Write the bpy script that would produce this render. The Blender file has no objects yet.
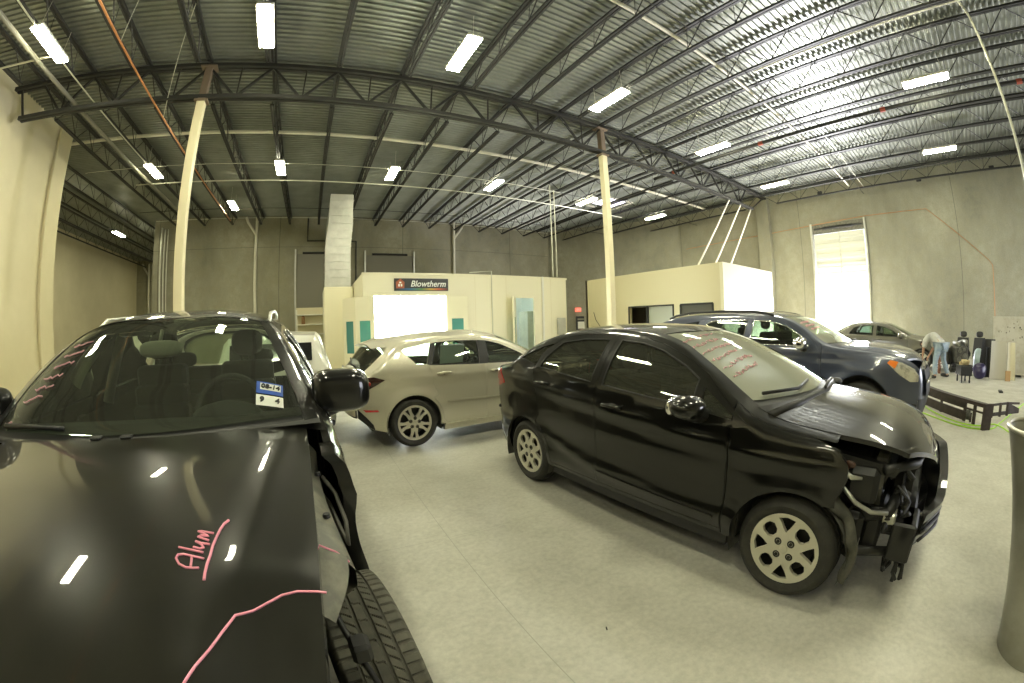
import bpy, math, random
import numpy as np
from mathutils import Vector, Matrix, geometry
random.seed(7)
SC = bpy.context.scene
COL = SC.collection

# ------------------------------------------------------------------ camera
def cam_basis(yaw, pitch, roll):
    yaw, pitch, roll = [math.radians(a) for a in (yaw, pitch, roll)]
    cy, sy, cp, sp, cr, sr = math.cos(yaw), math.sin(yaw), math.cos(pitch), math.sin(pitch), math.cos(roll), math.sin(roll)
    f = Vector((sy * cp, cy * cp, sp)); r = Vector((cy, -sy, 0)); u = r.cross(f)
    return cr * r + sr * u, -sr * r + cr * u, f
cd = bpy.data.cameras.new('camera'); cam = bpy.data.objects.new('camera', cd); COL.objects.link(cam)
r_, u_, f_ = cam_basis(28.55, -2.6, -1.5)
cam.matrix_world = Matrix(((r_.x, u_.x, -f_.x, 0), (r_.y, u_.y, -f_.y, 0), (r_.z, u_.z, -f_.z, 1.52), (0, 0, 0, 1)))
cd.type = 'PANO'
cd.panorama_type = 'FISHEYE_LENS_POLYNOMIAL'
cd.sensor_fit = 'HORIZONTAL'
cd.sensor_width = 36.0; cd.sensor_height = 24.01
S_ = (1024 / 36.0) / 391.5
cd.fisheye_fov = math.radians(180)
cd.fisheye_polynomial_k0 = 0.0
cd.fisheye_polynomial_k1 = -S_
cd.fisheye_polynomial_k2 = 0.0
cd.fisheye_polynomial_k3 = 0.0265 * S_ ** 3
cd.fisheye_polynomial_k4 = 0.0
cd.clip_start = 0.02; cd.clip_end = 300
SC.camera = cam
SUV_LOC = (-.82, 1.0, -87.2)

# ------------------------------------------------------------------ world, exposure, daylight
W = bpy.data.worlds.new('world'); SC.world = W; W.use_nodes = True
W.node_tree.nodes['Background'].inputs[0].default_value = (0.86, 0.93, 1.0, 1)
W.node_tree.nodes['Background'].inputs[1].default_value = 2.2
SC.view_settings.view_transform = 'Standard'; SC.view_settings.look = 'None'
SC.view_settings.gamma = 1; SC.view_settings.use_curve_mapping = False
SC.view_settings.exposure = 0.35
SC.cycles.max_bounces = 7; SC.cycles.diffuse_bounces = 4; SC.cycles.glossy_bounces = 4
SC.cycles.transparent_max_bounces = 12; SC.cycles.transmission_bounces = 4
SC.cycles.use_denoising = True
SC.cycles.sample_clamp_indirect = 6.0
SC.cycles.caustics_reflective = False; SC.cycles.caustics_refractive = False

def area(name, loc, target, sx, sy, power, color):
    l = bpy.data.lights.new(name, 'AREA'); l.shape = 'RECTANGLE'; l.size = sx; l.size_y = sy
    l.energy = power; l.color = color
    o = bpy.data.objects.new(name, l); COL.objects.link(o); o.location = loc
    o.rotation_euler = (Vector(target) - Vector(loc)).to_track_quat('-Z', 'Y').to_euler()
    return o
# daylight coming in through the dock opening in the right wall plus an added fill from an unseen bay door behind the camera
area('dock_daylight', (19.95, 4.83, 1.75), (11, 4.6, 1.6), 2.5, 3.3, 2300, (0.95, 0.97, 1.0))
area('dock_ground_bounce', (20.0, 4.83, .35), (11.5, 2.6, 7.7), 2.4, .6, 1700, (0.98, 0.93, 1.0))
area('added_bay_daylight', (12.5, -8.3, 1.9), (11.5, 2, 3.6), 6.6, 3.6, 420, (0.92, 0.93, 1.0))

# ------------------------------------------------------------------ materials
def mat(name, col, rough=0.6, metal=0.0, coat=0.0, spec=0.5, emit=None, estr=0.0, noise=None, bump=None, coat_rough=0.03):
    m = bpy.data.materials.new(name); m.use_nodes = True
    nt = m.node_tree; b = nt.nodes['Principled BSDF']
    b.inputs['Base Color'].default_value = (*col, 1); b.inputs['Roughness'].default_value = rough
    b.inputs['Metallic'].default_value = metal; b.inputs['Coat Weight'].default_value = coat
    b.inputs['Coat Roughness'].default_value = coat_rough
    b.inputs['Specular IOR Level'].default_value = spec
    if emit:
        b.inputs['Emission Color'].default_value = (*emit, 1); b.inputs['Emission Strength'].default_value = estr
    tc = nt.nodes.new('ShaderNodeTexCoord')
    if noise:  # (scale, second colour, low, high[, stretch])
        n = nt.nodes.new('ShaderNodeTexNoise'); n.inputs['Scale'].default_value = noise[0]; n.inputs['Detail'].default_value = 6
        n.inputs['Roughness'].default_value = 0.62
        if len(noise) > 4:
            mp = nt.nodes.new('ShaderNodeMapping'); mp.inputs['Scale'].default_value = noise[4]
            nt.links.new(tc.outputs['Object'], mp.inputs[0]); nt.links.new(mp.outputs[0], n.inputs['Vector'])
        else: nt.links.new(tc.outputs['Object'], n.inputs['Vector'])
        r = nt.nodes.new('ShaderNodeValToRGB'); r.color_ramp.elements[0].position = noise[2]; r.color_ramp.elements[1].position = noise[3]
        r.color_ramp.elements[0].color = (*col, 1); r.color_ramp.elements[1].color = (*noise[1], 1)
        nt.links.new(n.outputs['Fac'], r.inputs[0]); nt.links.new(r.outputs[0], b.inputs['Base Color'])
    if bump:
        n2 = nt.nodes.new('ShaderNodeTexNoise'); n2.inputs['Scale'].default_value = bump[0]; n2.inputs['Detail'].default_value = 4
        nt.links.new(tc.outputs['Object'], n2.inputs['Vector'])
        bp = nt.nodes.new('ShaderNodeBump'); bp.inputs['Strength'].default_value = bump[1]; bp.inputs['Distance'].default_value = 0.02
        nt.links.new(n2.outputs['Fac'], bp.inputs['Height']); nt.links.new(bp.outputs[0], b.inputs['Normal'])
    return m

def glass(name, tint, alpha, rough=0.02):
    """tinted pane: lets part of the light through, mirrors part of it"""
    m = bpy.data.materials.new(name); m.use_nodes = True; nt = m.node_tree; nt.nodes.clear()
    o = nt.nodes.new('ShaderNodeOutputMaterial'); t = nt.nodes.new('ShaderNodeBsdfTransparent'); g = nt.nodes.new('ShaderNodeBsdfGlossy')
    t.inputs[0].default_value = (*tint, 1); g.inputs['Roughness'].default_value = rough; g.inputs[0].default_value = (0.95, 1, 0.95, 1)
    d = nt.nodes.new('ShaderNodeBsdfDiffuse'); d.inputs[0].default_value = (0.46, 0.47, 0.37, 1)
    fr = nt.nodes.new('ShaderNodeFresnel'); fr.inputs[0].default_value = 1.52
    m0 = nt.nodes.new('ShaderNodeMixShader'); m0.inputs[0].default_value = alpha
    mx = nt.nodes.new('ShaderNodeMixShader')
    nt.links.new(t.outputs[0], m0.inputs[1]); nt.links.new(d.outputs[0], m0.inputs[2])
    nt.links.new(fr.outputs[0], mx.inputs[0]); nt.links.new(m0.outputs[0], mx.inputs[1]); nt.links.new(g.outputs[0], mx.inputs[2])
    nt.links.new(mx.outputs[0], o.inputs[0])
    return m

def paint(name, col, dust=(0.16, 0.155, 0.125), dust_amt=0.35, metal=0.0, rough=0.28, flake=False):
    """clear-coated car paint with a film of workshop dust lying on upward faces"""
    m = bpy.data.materials.new(name); m.use_nodes = True; nt = m.node_tree; b = nt.nodes['Principled BSDF']
    b.inputs['Coat Weight'].default_value = 1.0; b.inputs['Coat Roughness'].default_value = 0.02
    b.inputs['Metallic'].default_value = metal; b.inputs['Specular IOR Level'].default_value = 0.12 if metal == 0 else 0.5
    geo = nt.nodes.new('ShaderNodeNewGeometry'); sep = nt.nodes.new('ShaderNodeSeparateXYZ'); nt.links.new(geo.outputs['True Normal'], sep.inputs[0])
    tc = nt.nodes.new('ShaderNodeTexCoord'); n = nt.nodes.new('ShaderNodeTexNoise'); n.inputs['Scale'].default_value = 3.2; n.inputs['Detail'].default_value = 9; n.inputs['Roughness'].default_value = 0.7
    nt.links.new(tc.outputs['Object'], n.inputs['Vector'])
    up = nt.nodes.new('ShaderNodeMapRange'); up.inputs[1].default_value = 0.35; up.inputs[2].default_value = 0.98
    nt.links.new(sep.outputs[2], up.inputs[0])
    nr = nt.nodes.new('ShaderNodeMapRange'); nr.inputs[1].default_value = 0.3; nr.inputs[2].default_value = 0.72; nr.inputs[3].default_value = 0.45; nr.inputs[4].default_value = 1.0
    nt.links.new(n.outputs['Fac'], nr.inputs[0])
    mu = nt.nodes.new('ShaderNodeMath'); mu.operation = 'MULTIPLY'; nt.links.new(up.outputs[0], mu.inputs[0]); nt.links.new(nr.outputs[0], mu.inputs[1])
    mu2 = nt.nodes.new('ShaderNodeMath'); mu2.operation = 'MULTIPLY'; mu2.inputs[1].default_value = dust_amt; nt.links.new(mu.outputs[0], mu2.inputs[0])
    mc = nt.nodes.new('ShaderNodeMix'); mc.data_type = 'RGBA'; mc.inputs[6].default_value = (*col, 1); mc.inputs[7].default_value = (*dust, 1)
    nt.links.new(mu2.outputs[0], mc.inputs[0]); nt.links.new(mc.outputs[2], b.inputs['Base Color'])
    rr = nt.nodes.new('ShaderNodeMapRange'); rr.inputs[3].default_value = rough; rr.inputs[4].default_value = 0.8; nt.links.new(mu2.outputs[0], rr.inputs[0]); nt.links.new(rr.outputs[0], b.inputs['Roughness'])
    rc = nt.nodes.new('ShaderNodeMapRange'); rc.inputs[3].default_value = 0.015; rc.inputs[4].default_value = 0.16; nt.links.new(mu2.outputs[0], rc.inputs[0]); nt.links.new(rc.outputs[0], b.inputs['Coat Roughness'])
    return m

M = {}
M['cream'] = mat('cream_paint', (0.68, 0.62, 0.40), 0.5)
M['booth'] = mat('booth_panel', (0.80, 0.76, 0.56), 0.4)
M['white'] = mat('white_paint', (0.78, 0.77, 0.66), 0.4)
M['booth_in'] = mat('booth_interior', (0.9, 0.92, 0.88), 0.4)
M['tube'] = mat('lamp_diffuser', (1, 1, 0.9), 0.5, emit=(0.98, 0.95, 0.69), estr=95)
M['booth_lamp'] = mat('booth_lamp', (1, 1, 1), 0.5, emit=(0.93, 1.0, 0.95), estr=30)
M['booth_lamp2'] = mat('side_room_lamp', (1, 1, 1), 0.5, emit=(0.80, 1.0, 0.90), estr=28)
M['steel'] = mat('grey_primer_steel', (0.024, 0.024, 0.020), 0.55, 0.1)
M['deck'] = mat('galvanised_deck', (0.27, 0.285, 0.24), 0.42, 0.5, noise=(1.3, (0.20, 0.212, 0.178), 0.3, 0.7))
M['galv'] = mat('galvanised_steel', (0.62, 0.62, 0.55), 0.38, 0.75, noise=(3, (0.52, 0.52, 0.46), 0.35, 0.65))
M['conduit'] = mat('conduit', (0.62, 0.62, 0.50), 0.4, 0.4)
M['wpipe'] = mat('white_pipe', (0.66, 0.64, 0.50), 0.4)
M['bpipe'] = mat('black_pipe', (0.02, 0.02, 0.018), 0.45)
M['copper'] = mat('copper_pipe', (0.55, 0.24, 0.09), 0.35, 0.7)
M['steelwall'] = mat('grey_dock_door', (0.20, 0.19, 0.14), 0.6)
M['red'] = mat('red_fitting', (0.28, 0.05, 0.025), 0.5)
M['black'] = mat('black_plastic', (0.012, 0.012, 0.011), 0.5)
M['blackgloss'] = mat('black_gloss', (0.008, 0.008, 0.008), 0.12, coat=0.5)
M['dark'] = mat('dark_void', (0.01, 0.01, 0.01), 0.9)
M['rubber'] = mat('tyre_rubber', (0.022, 0.022, 0.019), 0.75, noise=(14, (0.042, 0.040, 0.032), 0.35, 0.7))
M['rubber_dusty'] = mat('dusty_rubber', (0.10, 0.096, 0.07), 0.8, noise=(22, (0.06, 0.058, 0.043), 0.35, 0.7))
M['alloy'] = mat('alloy_silver', (0.62, 0.60, 0.50), 0.32, 0.6)
M['hubcap'] = mat('hubcap_silver', (0.60, 0.58, 0.47), 0.4, 0.35)
M['chrome'] = mat('chrome', (0.8, 0.8, 0.78), 0.08, 1.0)
M['glass'] = glass('clear_glass', (0.72, 0.82, 0.70), 0.05)
M['glass_dusty'] = glass('dusty_glass', (0.45, 0.54, 0.42), 0.62, 0.05)
M['glass_dark'] = glass('tinted_glass', (0.46, 0.50, 0.38), 0.07)
M['glass_mid'] = glass('green_tint_glass', (0.34, 0.42, 0.32), 0.03)
M['teal'] = glass('teal_window', (0.35, 0.75, 0.70), 0.5); M['teal'].node_tree.nodes['Diffuse BSDF'].inputs[0].default_value = (0.16, 0.50, 0.48, 1)  # diffuse teal stands in for booth light shining through the pane
M['int'] = mat('interior_charcoal', (0.03, 0.03, 0.027), 0.8)
M['int_grey'] = mat('interior_grey', (0.10, 0.10, 0.085), 0.8)
M['headliner'] = mat('headliner', (0.35, 0.34, 0.27), 0.9)
M['pink'] = mat('pink_marker', (0.85, 0.32, 0.42), 0.6)
M['red_lens'] = mat('red_lens', (0.55, 0.02, 0.02), 0.12, coat=1)
M['amber'] = mat('amber_lens', (0.8, 0.22, 0.03), 0.15, coat=1)
M['lamp_clear'] = mat('headlamp_lens', (0.62, 0.60, 0.50), 0.12, 0.3, coat=1, noise=(16, (0.34, 0.33, 0.28), 0.45, 0.65))
M['lime'] = mat('lime_hose', (0.42, 0.75, 0.04), 0.4)
M['apron'] = mat('dusty_grey_metal', (0.12, 0.12, 0.095), 0.5, 0.3, noise=(12, (0.22, 0.21, 0.16), 0.4, 0.65))
M['liner'] = mat('fender_liner_plastic', (0.05, 0.05, 0.042), 0.7, noise=(9, (0.12, 0.115, 0.09), 0.4, 0.7))
M['maroon'] = mat('weathered_brown_plastic', (0.03, 0.018, 0.015), 0.55, noise=(8, (0.06, 0.042, 0.034), 0.45, 0.75))

def concrete(name, c1, c2, c3, rough=0.8, panel=None, floor=False):
    m = bpy.data.materials.new(name); m.use_nodes = True; nt = m.node_tree; b = nt.nodes['Principled BSDF']
    tc = nt.nodes.new('ShaderNodeTexCoord')
    def noise(s, d=6, r=0.6, dist=0.0, stretch=None):
        n = nt.nodes.new('ShaderNodeTexNoise'); n.inputs['Scale'].default_value = s; n.inputs['Detail'].default_value = d; n.inputs['Roughness'].default_value = r; n.inputs['Distortion'].default_value = dist
        if stretch:
            mp = nt.nodes.new('ShaderNodeMapping'); mp.inputs['Scale'].default_value = stretch
            nt.links.new(tc.outputs['Object'], mp.inputs[0]); nt.links.new(mp.outputs[0], n.inputs['Vector'])
        else: nt.links.new(tc.outputs['Object'], n.inputs['Vector'])
        return n
    def ramp(src, a, b_, ca, cb):
        r = nt.nodes.new('ShaderNodeValToRGB'); r.color_ramp.elements[0].position = a; r.color_ramp.elements[1].position = b_
        r.color_ramp.elements[0].color = (*ca, 1); r.color_ramp.elements[1].color = (*cb, 1); nt.links.new(src, r.inputs[0]); return r
    def mix(f, a, b_, mode='MIX'):
        x = nt.nodes.new('ShaderNodeMix'); x.data_type = 'RGBA'; x.blend_type = mode
        if isinstance(f, float): x.inputs[0].default_value = f
        else: nt.links.new(f, x.inputs[0])
        nt.links.new(a, x.inputs[6]); nt.links.new(b_, x.inputs[7]); return x.outputs[2]
    n1 = noise(0.55, 8, 0.62, 0.4) if floor else noise(0.35, 8, 0.65, 0.2, (1, 1, 0.6))
    n2 = noise(2.6, 8, 0.7); n3 = noise(28, 4, 0.6)
    base = ramp(n1.outputs['Fac'], 0.32, 0.68, c1, c2).outputs[0]
    base = mix(ramp(n2.outputs['Fac'], 0.42, 0.72, (0, 0, 0), (0.85, 0.85, 0.85)).outputs[0], base, ramp(n1.outputs['Fac'], 0, 1, c3, c3).outputs[0])
    g = ramp(n3.outputs['Fac'], 0.3, 0.7, (0.86, 0.86, 0.86), (1.08, 1.08, 1.08)).outputs[0]
    base = mix(1.0, base, g, 'MULTIPLY')
    sep = nt.nodes.new('ShaderNodeSeparateXYZ'); nt.links.new(tc.outputs['Object'], sep.inputs[0])
    def line(axis, origin, period, w):
        a = nt.nodes.new('ShaderNodeMath'); a.operation = 'SUBTRACT'; a.inputs[1].default_value = origin; nt.links.new(sep.outputs[axis], a.inputs[0])
        p = nt.nodes.new('ShaderNodeMath'); p.operation = 'PINGPONG'; p.inputs[1].default_value = period / 2; nt.links.new(a.outputs[0], p.inputs[0])
        l = nt.nodes.new('ShaderNodeMapRange'); l.inputs[1].default_value = w * 0.5; l.inputs[2].default_value = w; l.inputs[3].default_value = 1; l.inputs[4].default_value = 0
        nt.links.new(p.outputs[0], l.inputs[0]); return l.outputs[0]
    dk = ramp(n1.outputs['Fac'], 0, 1, tuple(v * (0.72 if floor else .55) for v in c1), tuple(v * (0.75 if floor else .6) for v in c1)).outputs[0]
    if panel:
        for ax, o_, per, w in panel: base = mix(line(ax, o_, per, w), base, dk)
    nt.links.new(base, b.inputs['Base Color'])
    b.inputs['Roughness'].default_value = rough
    if floor:
        rr = ramp(n2.outputs['Fac'], 0.3, 0.7, (0.30,) * 3, (0.55,) * 3); nt.links.new(rr.outputs[0], b.inputs['Roughness'])
    bp = nt.nodes.new('ShaderNodeBump'); bp.inputs['Strength'].default_value = 0.12; bp.inputs['Distance'].default_value = 0.01
    nt.links.new(n3.outputs['Fac'], bp.inputs['Height']); nt.links.new(bp.outputs[0], b.inputs['Normal'])
    return m
M['floor'] = concrete('floor_concrete', (0.45, 0.44, 0.365), (0.53, 0.52, 0.435), (0.40, 0.385, 0.31), floor=True,
                      panel=[(0, 0.77, 4.6, 0.0035), (1, 2.45, 4.6, 0.002)])
M['wall_r'] = concrete('tilt_up_concrete', (0.20, 0.195, 0.145), (0.39, 0.38, 0.285), (0.28, 0.265, 0.18), panel=[(1, 6.78, 7.6, 0.014)])
M['wall_b'] = concrete('tilt_up_concrete_back', (0.19, 0.185, 0.125), (0.40, 0.38, 0.27), (0.27, 0.25, 0.155), panel=[(0, -1.97, 7.0, 0.018), (2, 6.06, 20, 0.012)])
M['wall_l'] = mat('painted_wall', (0.68, 0.62, 0.41), 0.6, noise=(0.5, (0.60, 0.545, 0.345), 0.35, 0.7))

# ------------------------------------------------------------------ mesh helpers
class MB:
    def __init__(s): s.v = []; s.f = []
    def add(s, vs, fs):
        n = len(s.v); s.v += [tuple(p) for p in vs]; s.f += [tuple(i + n for i in f) for f in fs]; return s
    def box(s, x0, x1, y0, y1, z0, z1):
        return s.add([(x0, y0, z0), (x1, y0, z0), (x1, y1, z0), (x0, y1, z0), (x0, y0, z1), (x1, y0, z1), (x1, y1, z1), (x0, y1, z1)],
                     [(3, 2, 1, 0), (4, 5, 6, 7), (0, 1, 5, 4), (1, 2, 6, 5), (2, 3, 7, 6), (3, 0, 4, 7)])
    def cbox(s, x0, x1, y0, y1, z0, z1, b=0.02):
        """box with chamfered edges"""
        c = []
        X = (x0, x1); Y = (y0, y1); Z = (z0, z1)
        vs = []; idx = {}
        for i in (0, 1):
            for j in (0, 1):
                for k in (0, 1):
                    sx, sy, sz = (b if i == 0 else -b), (b if j == 0 else -b), (b if k == 0 else -b)
                    idx[i, j, k, 0] = len(vs); vs.append((X[i], Y[j] + sy, Z[k] + sz))
                    idx[i, j, k, 1] = len(vs); vs.append((X[i] + sx, Y[j], Z[k] + sz))
                    idx[i, j, k, 2] = len(vs); vs.append((X[i] + sx, Y[j] + sy, Z[k]))
        fs = []
        cor = [(0, 0), (1, 0), (1, 1), (0, 1)]
        for i in (0, 1):
            q = [idx[i, a, c_, 0] for a, c_ in cor]; fs.append(q if i else q[::-1])
            q = [idx[a, i, c_, 1] for a, c_ in cor]; fs.append(q[::-1] if i else q)
            q = [idx[a, c_, i, 2] for a, c_ in cor]; fs.append(q if i else q[::-1])
        for a in (0, 1):
            for b2 in (0, 1):
                fs.append([idx[0, a, b2, 1], idx[1, a, b2, 1], idx[1, a, b2, 2], idx[0, a, b2, 2]])
                fs.append([idx[a, 0, b2, 0], idx[a, 1, b2, 0], idx[a, 1, b2, 2], idx[a, 0, b2, 2]])
                fs.append([idx[a, b2, 0, 0], idx[a, b2, 1, 0], idx[a, b2, 1, 1], idx[a, b2, 0, 1]])
                for c2 in (0, 1): pass
        for k, v in list(idx.items()):
            if k[3] == 0: fs.append([idx[k[0], k[1], k[2], 0], idx[k[0], k[1], k[2], 1], idx[k[0], k[1], k[2], 2]])
        return s.add(vs, fs)
    def beam(s, p, q, w, h=None, up=(0, 0, 1)):
        h = h or w; p = Vector(p); q = Vector(q); d = (q - p).normalized(); u = Vector(up)
        if abs(d.dot(u)) > 0.98: u = Vector((1, 0, 0))
        a = d.cross(u).normalized() * (w / 2); b = a.cross(d).normalized() * (h / 2)
        vs = [p - a - b, p + a - b, p + a + b, p - a + b, q - a - b, q + a - b, q + a + b, q - a + b]
        return s.add(vs, [(0, 1, 2, 3), (7, 6, 5, 4), (4, 5, 1, 0), (5, 6, 2, 1), (6, 7, 3, 2), (7, 4, 0, 3)])
    def tube(s, path, r, n=8, cap=True, closed=False):
        P = [Vector(p) for p in path]; m = len(P); rs = r if isinstance(r, (list, tuple)) else [r] * m
        vs = []; prev = None
        for i, p in enumerate(P):
            d = (P[(i + 1) % m] - P[i - 1]) if closed else (P[min(i + 1, m - 1)] - P[max(i - 1, 0)])
            if d.length < 1e-9: d = Vector((0, 0, 1))
            d.normalize()
            if prev is None:
                u = Vector((0, 0, 1)) if abs(d.z) < 0.9 else Vector((1, 0, 0)); a = d.cross(u).normalized()
            else: a = (prev - d * prev.dot(d)); a = a.normalized() if a.length > 1e-6 else d.orthogonal().normalized()
            prev = a; b = d.cross(a)
            for k in range(n):
                t = 2 * math.pi * k / n; vs.append(p + (a * math.cos(t) + b * math.sin(t)) * rs[i])
        fs = []
        for i in range(m if closed else m - 1):
            j = (i + 1) % m
            for k in range(n): fs.append((i * n + k, i * n + (k + 1) % n, j * n + (k + 1) % n, j * n + k))
        if cap and not closed: fs += [tuple(range(n))[::-1], tuple((m - 1) * n + k for k in range(n))]
        return s.add(vs, fs)
    def lathe(s, prof, axis=1, n=32, c=(0, 0, 0), cap=False):
        """prof: (radius, offset along axis)"""
        vs = []
        for r, a in prof:
            for k in range(n):
                t = 2 * math.pi * k / n; p = [0, 0, 0]; p[axis] = a; i, j = [q for q in (0, 1, 2) if q != axis]
                p[i] = r * math.cos(t); p[j] = r * math.sin(t); vs.append([p[m] + c[m] for m in range(3)])
        fs = []
        for i in range(len(prof) - 1):
            for k in range(n): fs.append((i * n + k, i * n + (k + 1) % n, (i + 1) * n + (k + 1) % n, (i + 1) * n + k))
        if cap: fs += [tuple(range(n)), tuple((len(prof) - 1) * n + k for k in range(n))]
        return s.add(vs, fs)
    def ellipsoid(s, c, r, nu=20, nv=12, p=2.0, flat=None):
        vs = []; fs = []
        def sp(v, e): return math.copysign(abs(v) ** e, v)
        for i in range(nv + 1):
            a = math.pi * i / nv - math.pi / 2
            for k in range(nu):
                t = 2 * math.pi * k / nu; e = 2 / p
                vs.append((c[0] + r[0] * sp(math.cos(a), e) * sp(math.cos(t), e), c[1] + r[1] * sp(math.cos(a), e) * sp(math.sin(t), e), c[2] + r[2] * sp(math.sin(a), e)))
        for i in range(nv):
            for k in range(nu): fs.append((i * nu + k, i * nu + (k + 1) % nu, (i + 1) * nu + (k + 1) % nu, (i + 1) * nu + k))
        return s.add(vs, fs)
    def prism(s, poly, axis, a0, a1):
        """poly: 2D points in the other two axes"""
        n = len(poly); vs = []
        for a in (a0, a1):
            for p in poly:
                q = [0, 0, 0]; q[axis] = a; i, j = [k for k in (0, 1, 2) if k != axis]; q[i] = p[0]; q[j] = p[1]; vs.append(q)
        return s.add(vs, [tuple(range(n))[::-1], tuple(range(n, 2 * n))] + [(k, (k + 1) % n, n + (k + 1) % n, n + k) for k in range(n)])
    def grid(s, rows):
        n = len(rows[0]); vs = [p for r in rows for p in r]
        return s.add(vs, [(i * n + k, i * n + k + 1, (i + 1) * n + k + 1, (i + 1) * n + k) for i in range(len(rows) - 1) for k in range(n - 1)])

def obj(name, mb, m, parent=None, smooth=False, angle=None, loc=None, rot=None, bevel=0):
    me = bpy.data.meshes.new(name); me.from_pydata([tuple(v) for v in mb.v], [], mb.f); me.update()
    if m: me.materials.append(m)
    if smooth:
        me.shade_smooth()
        if angle: me.set_sharp_from_angle(angle=math.radians(angle))
    o = bpy.data.objects.new(name, me); COL.objects.link(o)
    if parent: o.parent = parent
    if loc: o.location = loc
    if rot: o.rotation_euler = rot
    if bevel:
        b = o.modifiers.new('bevel', 'BEVEL'); b.width = bevel; b.segments = 2; b.limit_method = 'ANGLE'
    return o
def fix_normals(o):
    import bmesh
    bm = bmesh.new(); bm.from_mesh(o.data); bmesh.ops.recalc_face_normals(bm, faces=bm.faces); bm.to_mesh(o.data); bm.free(); return o
def tag(o, label, cat, group=None):
    o['label'] = label; o['category'] = cat
    if group: o['group'] = group
    return o
def thing(name, label, cat, loc=(0, 0, 0), rotz=0.0, group=None):
    o = bpy.data.objects.new(name, None); COL.objects.link(o); o.location = loc; o.rotation_euler = (0, 0, rotz); o.empty_display_size = 0.2
    return tag(o, label, cat, group)
def struct(name, mb, m, parent=None, **k):
    o = obj(name, mb, m, parent, **k)
    if parent is None: o['kind'] = 'structure'
    return o
def dup(o, parent=None, **kw):
    c = o.copy(); COL.objects.link(c); c.parent = parent
    for ch in o.children: dup(ch, c)
    return c
ORD = ['first', 'second', 'third', 'fourth', 'fifth', 'sixth', 'seventh', 'eighth', 'ninth', 'tenth', 'eleventh', 'twelfth', 'thirteenth', 'fourteenth', 'fifteenth', 'sixteenth', 'seventeenth', 'eighteenth']

# ------------------------------------------------------------------ room shell
ZD = 7.77            # underside of roof deck
XL, XLL, XR, YB, YBB, YF = -8.56, -15.8, 19.6, 22.1, 34.0, -8.0
struct('floor', MB().box(-16.5, 26, -14, 35, -0.3, 0), M['floor'])
# corrugated roof deck: flutes run along X
mb = MB(); per = 0.152; y = -8.4; prof = []
while y < 34.4:
    prof += [(y, ZD), (y + 0.05, ZD), (y + 0.066, ZD + 0.045), (y + 0.136, ZD + 0.045)]; y += per
rows = [[(xx, yy, zz) for yy, zz in prof] for xx in (-16.2, 20.1)]
mb.grid(rows); struct('ceiling', mb, M['deck'])
struct('ceiling_cover', MB().box(-16.2, 20.1, -8.4, 34.4, ZD + 0.08, ZD + 0.2), M['deck'])['kind'] = 'structure'

# right wall with the dock door opening
DY0, DY1, DZ = 3.52, 6.14, 5.95
w = MB().box(XR, XR + 0.25, -8.2, DY0, 0, ZD + .1).box(XR, XR + .25, DY1, 15.4, 0, ZD + .1).box(XR, XR + .25, DY0, DY1, DZ, ZD + .1)
struct('wall_right', w, M['wall_r'])
def slab(x0, y0, x1, y1, t, z0=0, z1=None):
    z1 = z1 or ZD + .1
    d = Vector((x1 - x0, y1 - y0)).normalized(); n = Vector((-d.y, d.x)) * t
    m_ = MB(); vs = [(x0, y0), (x1, y1), (x1 + n.x, y1 + n.y), (x0 + n.x, y0 + n.y)]
    return m_.add([(a, b, z0) for a, b in vs] + [(a, b, z1) for a, b in vs], [(3, 2, 1, 0), (4, 5, 6, 7), (0, 1, 5, 4), (1, 2, 6, 5), (2, 3, 7, 6), (3, 0, 4, 7)])
struct('wall_angled', slab(XR, 14.5, 15.0, 22.1, -0.25), M['wall_r'])
struct('wall_back', MB().box(-9.3, 15.3, YB, YB + .3, 0, ZD + .1), M['wall_b'])
struct('wall_recess_side', MB().box(-9.3, -9.05, YB + .3, YBB, 0, ZD + .1), M['wall_b'])
struct('wall_recess_back', MB().box(XLL - .2, -9.05, YBB, YBB + .3, 0, ZD + .1), M['wall_b'])
struct('wall_far_left', MB().box(XLL - .25, XLL, 11.3, YBB, 0, ZD + .1), M['wall_l'])
struct('wall_left', MB().box(XL - .3, XL, -8.2, 11.5, 0, ZD + .1), M['wall_l'])
struct('wall_left_return', MB().box(XLL - .25, XL - .3, 11.25, 11.5, 0, ZD + .1), M['wall_l'])
struct('trim_left_pilaster', MB().cbox(XL, XL + .12, 10.9, 11.62, 0, ZD, .02), M['wall_l'])
struct('wall_front', MB().box(-9, 9.0, -8.25, -8.0, 0, ZD + .1).box(16.0, 19.9, -8.25, -8.0, 0, ZD + .1).box(9.0, 16.0, -8.25, -8.0, 3.8, ZD + .1), M['wall_b'])
struct('trim_right_pilaster', MB().cbox(19.25, XR, 8.35, 9.05, 0, ZD, .02), M['wall_r'])

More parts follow.
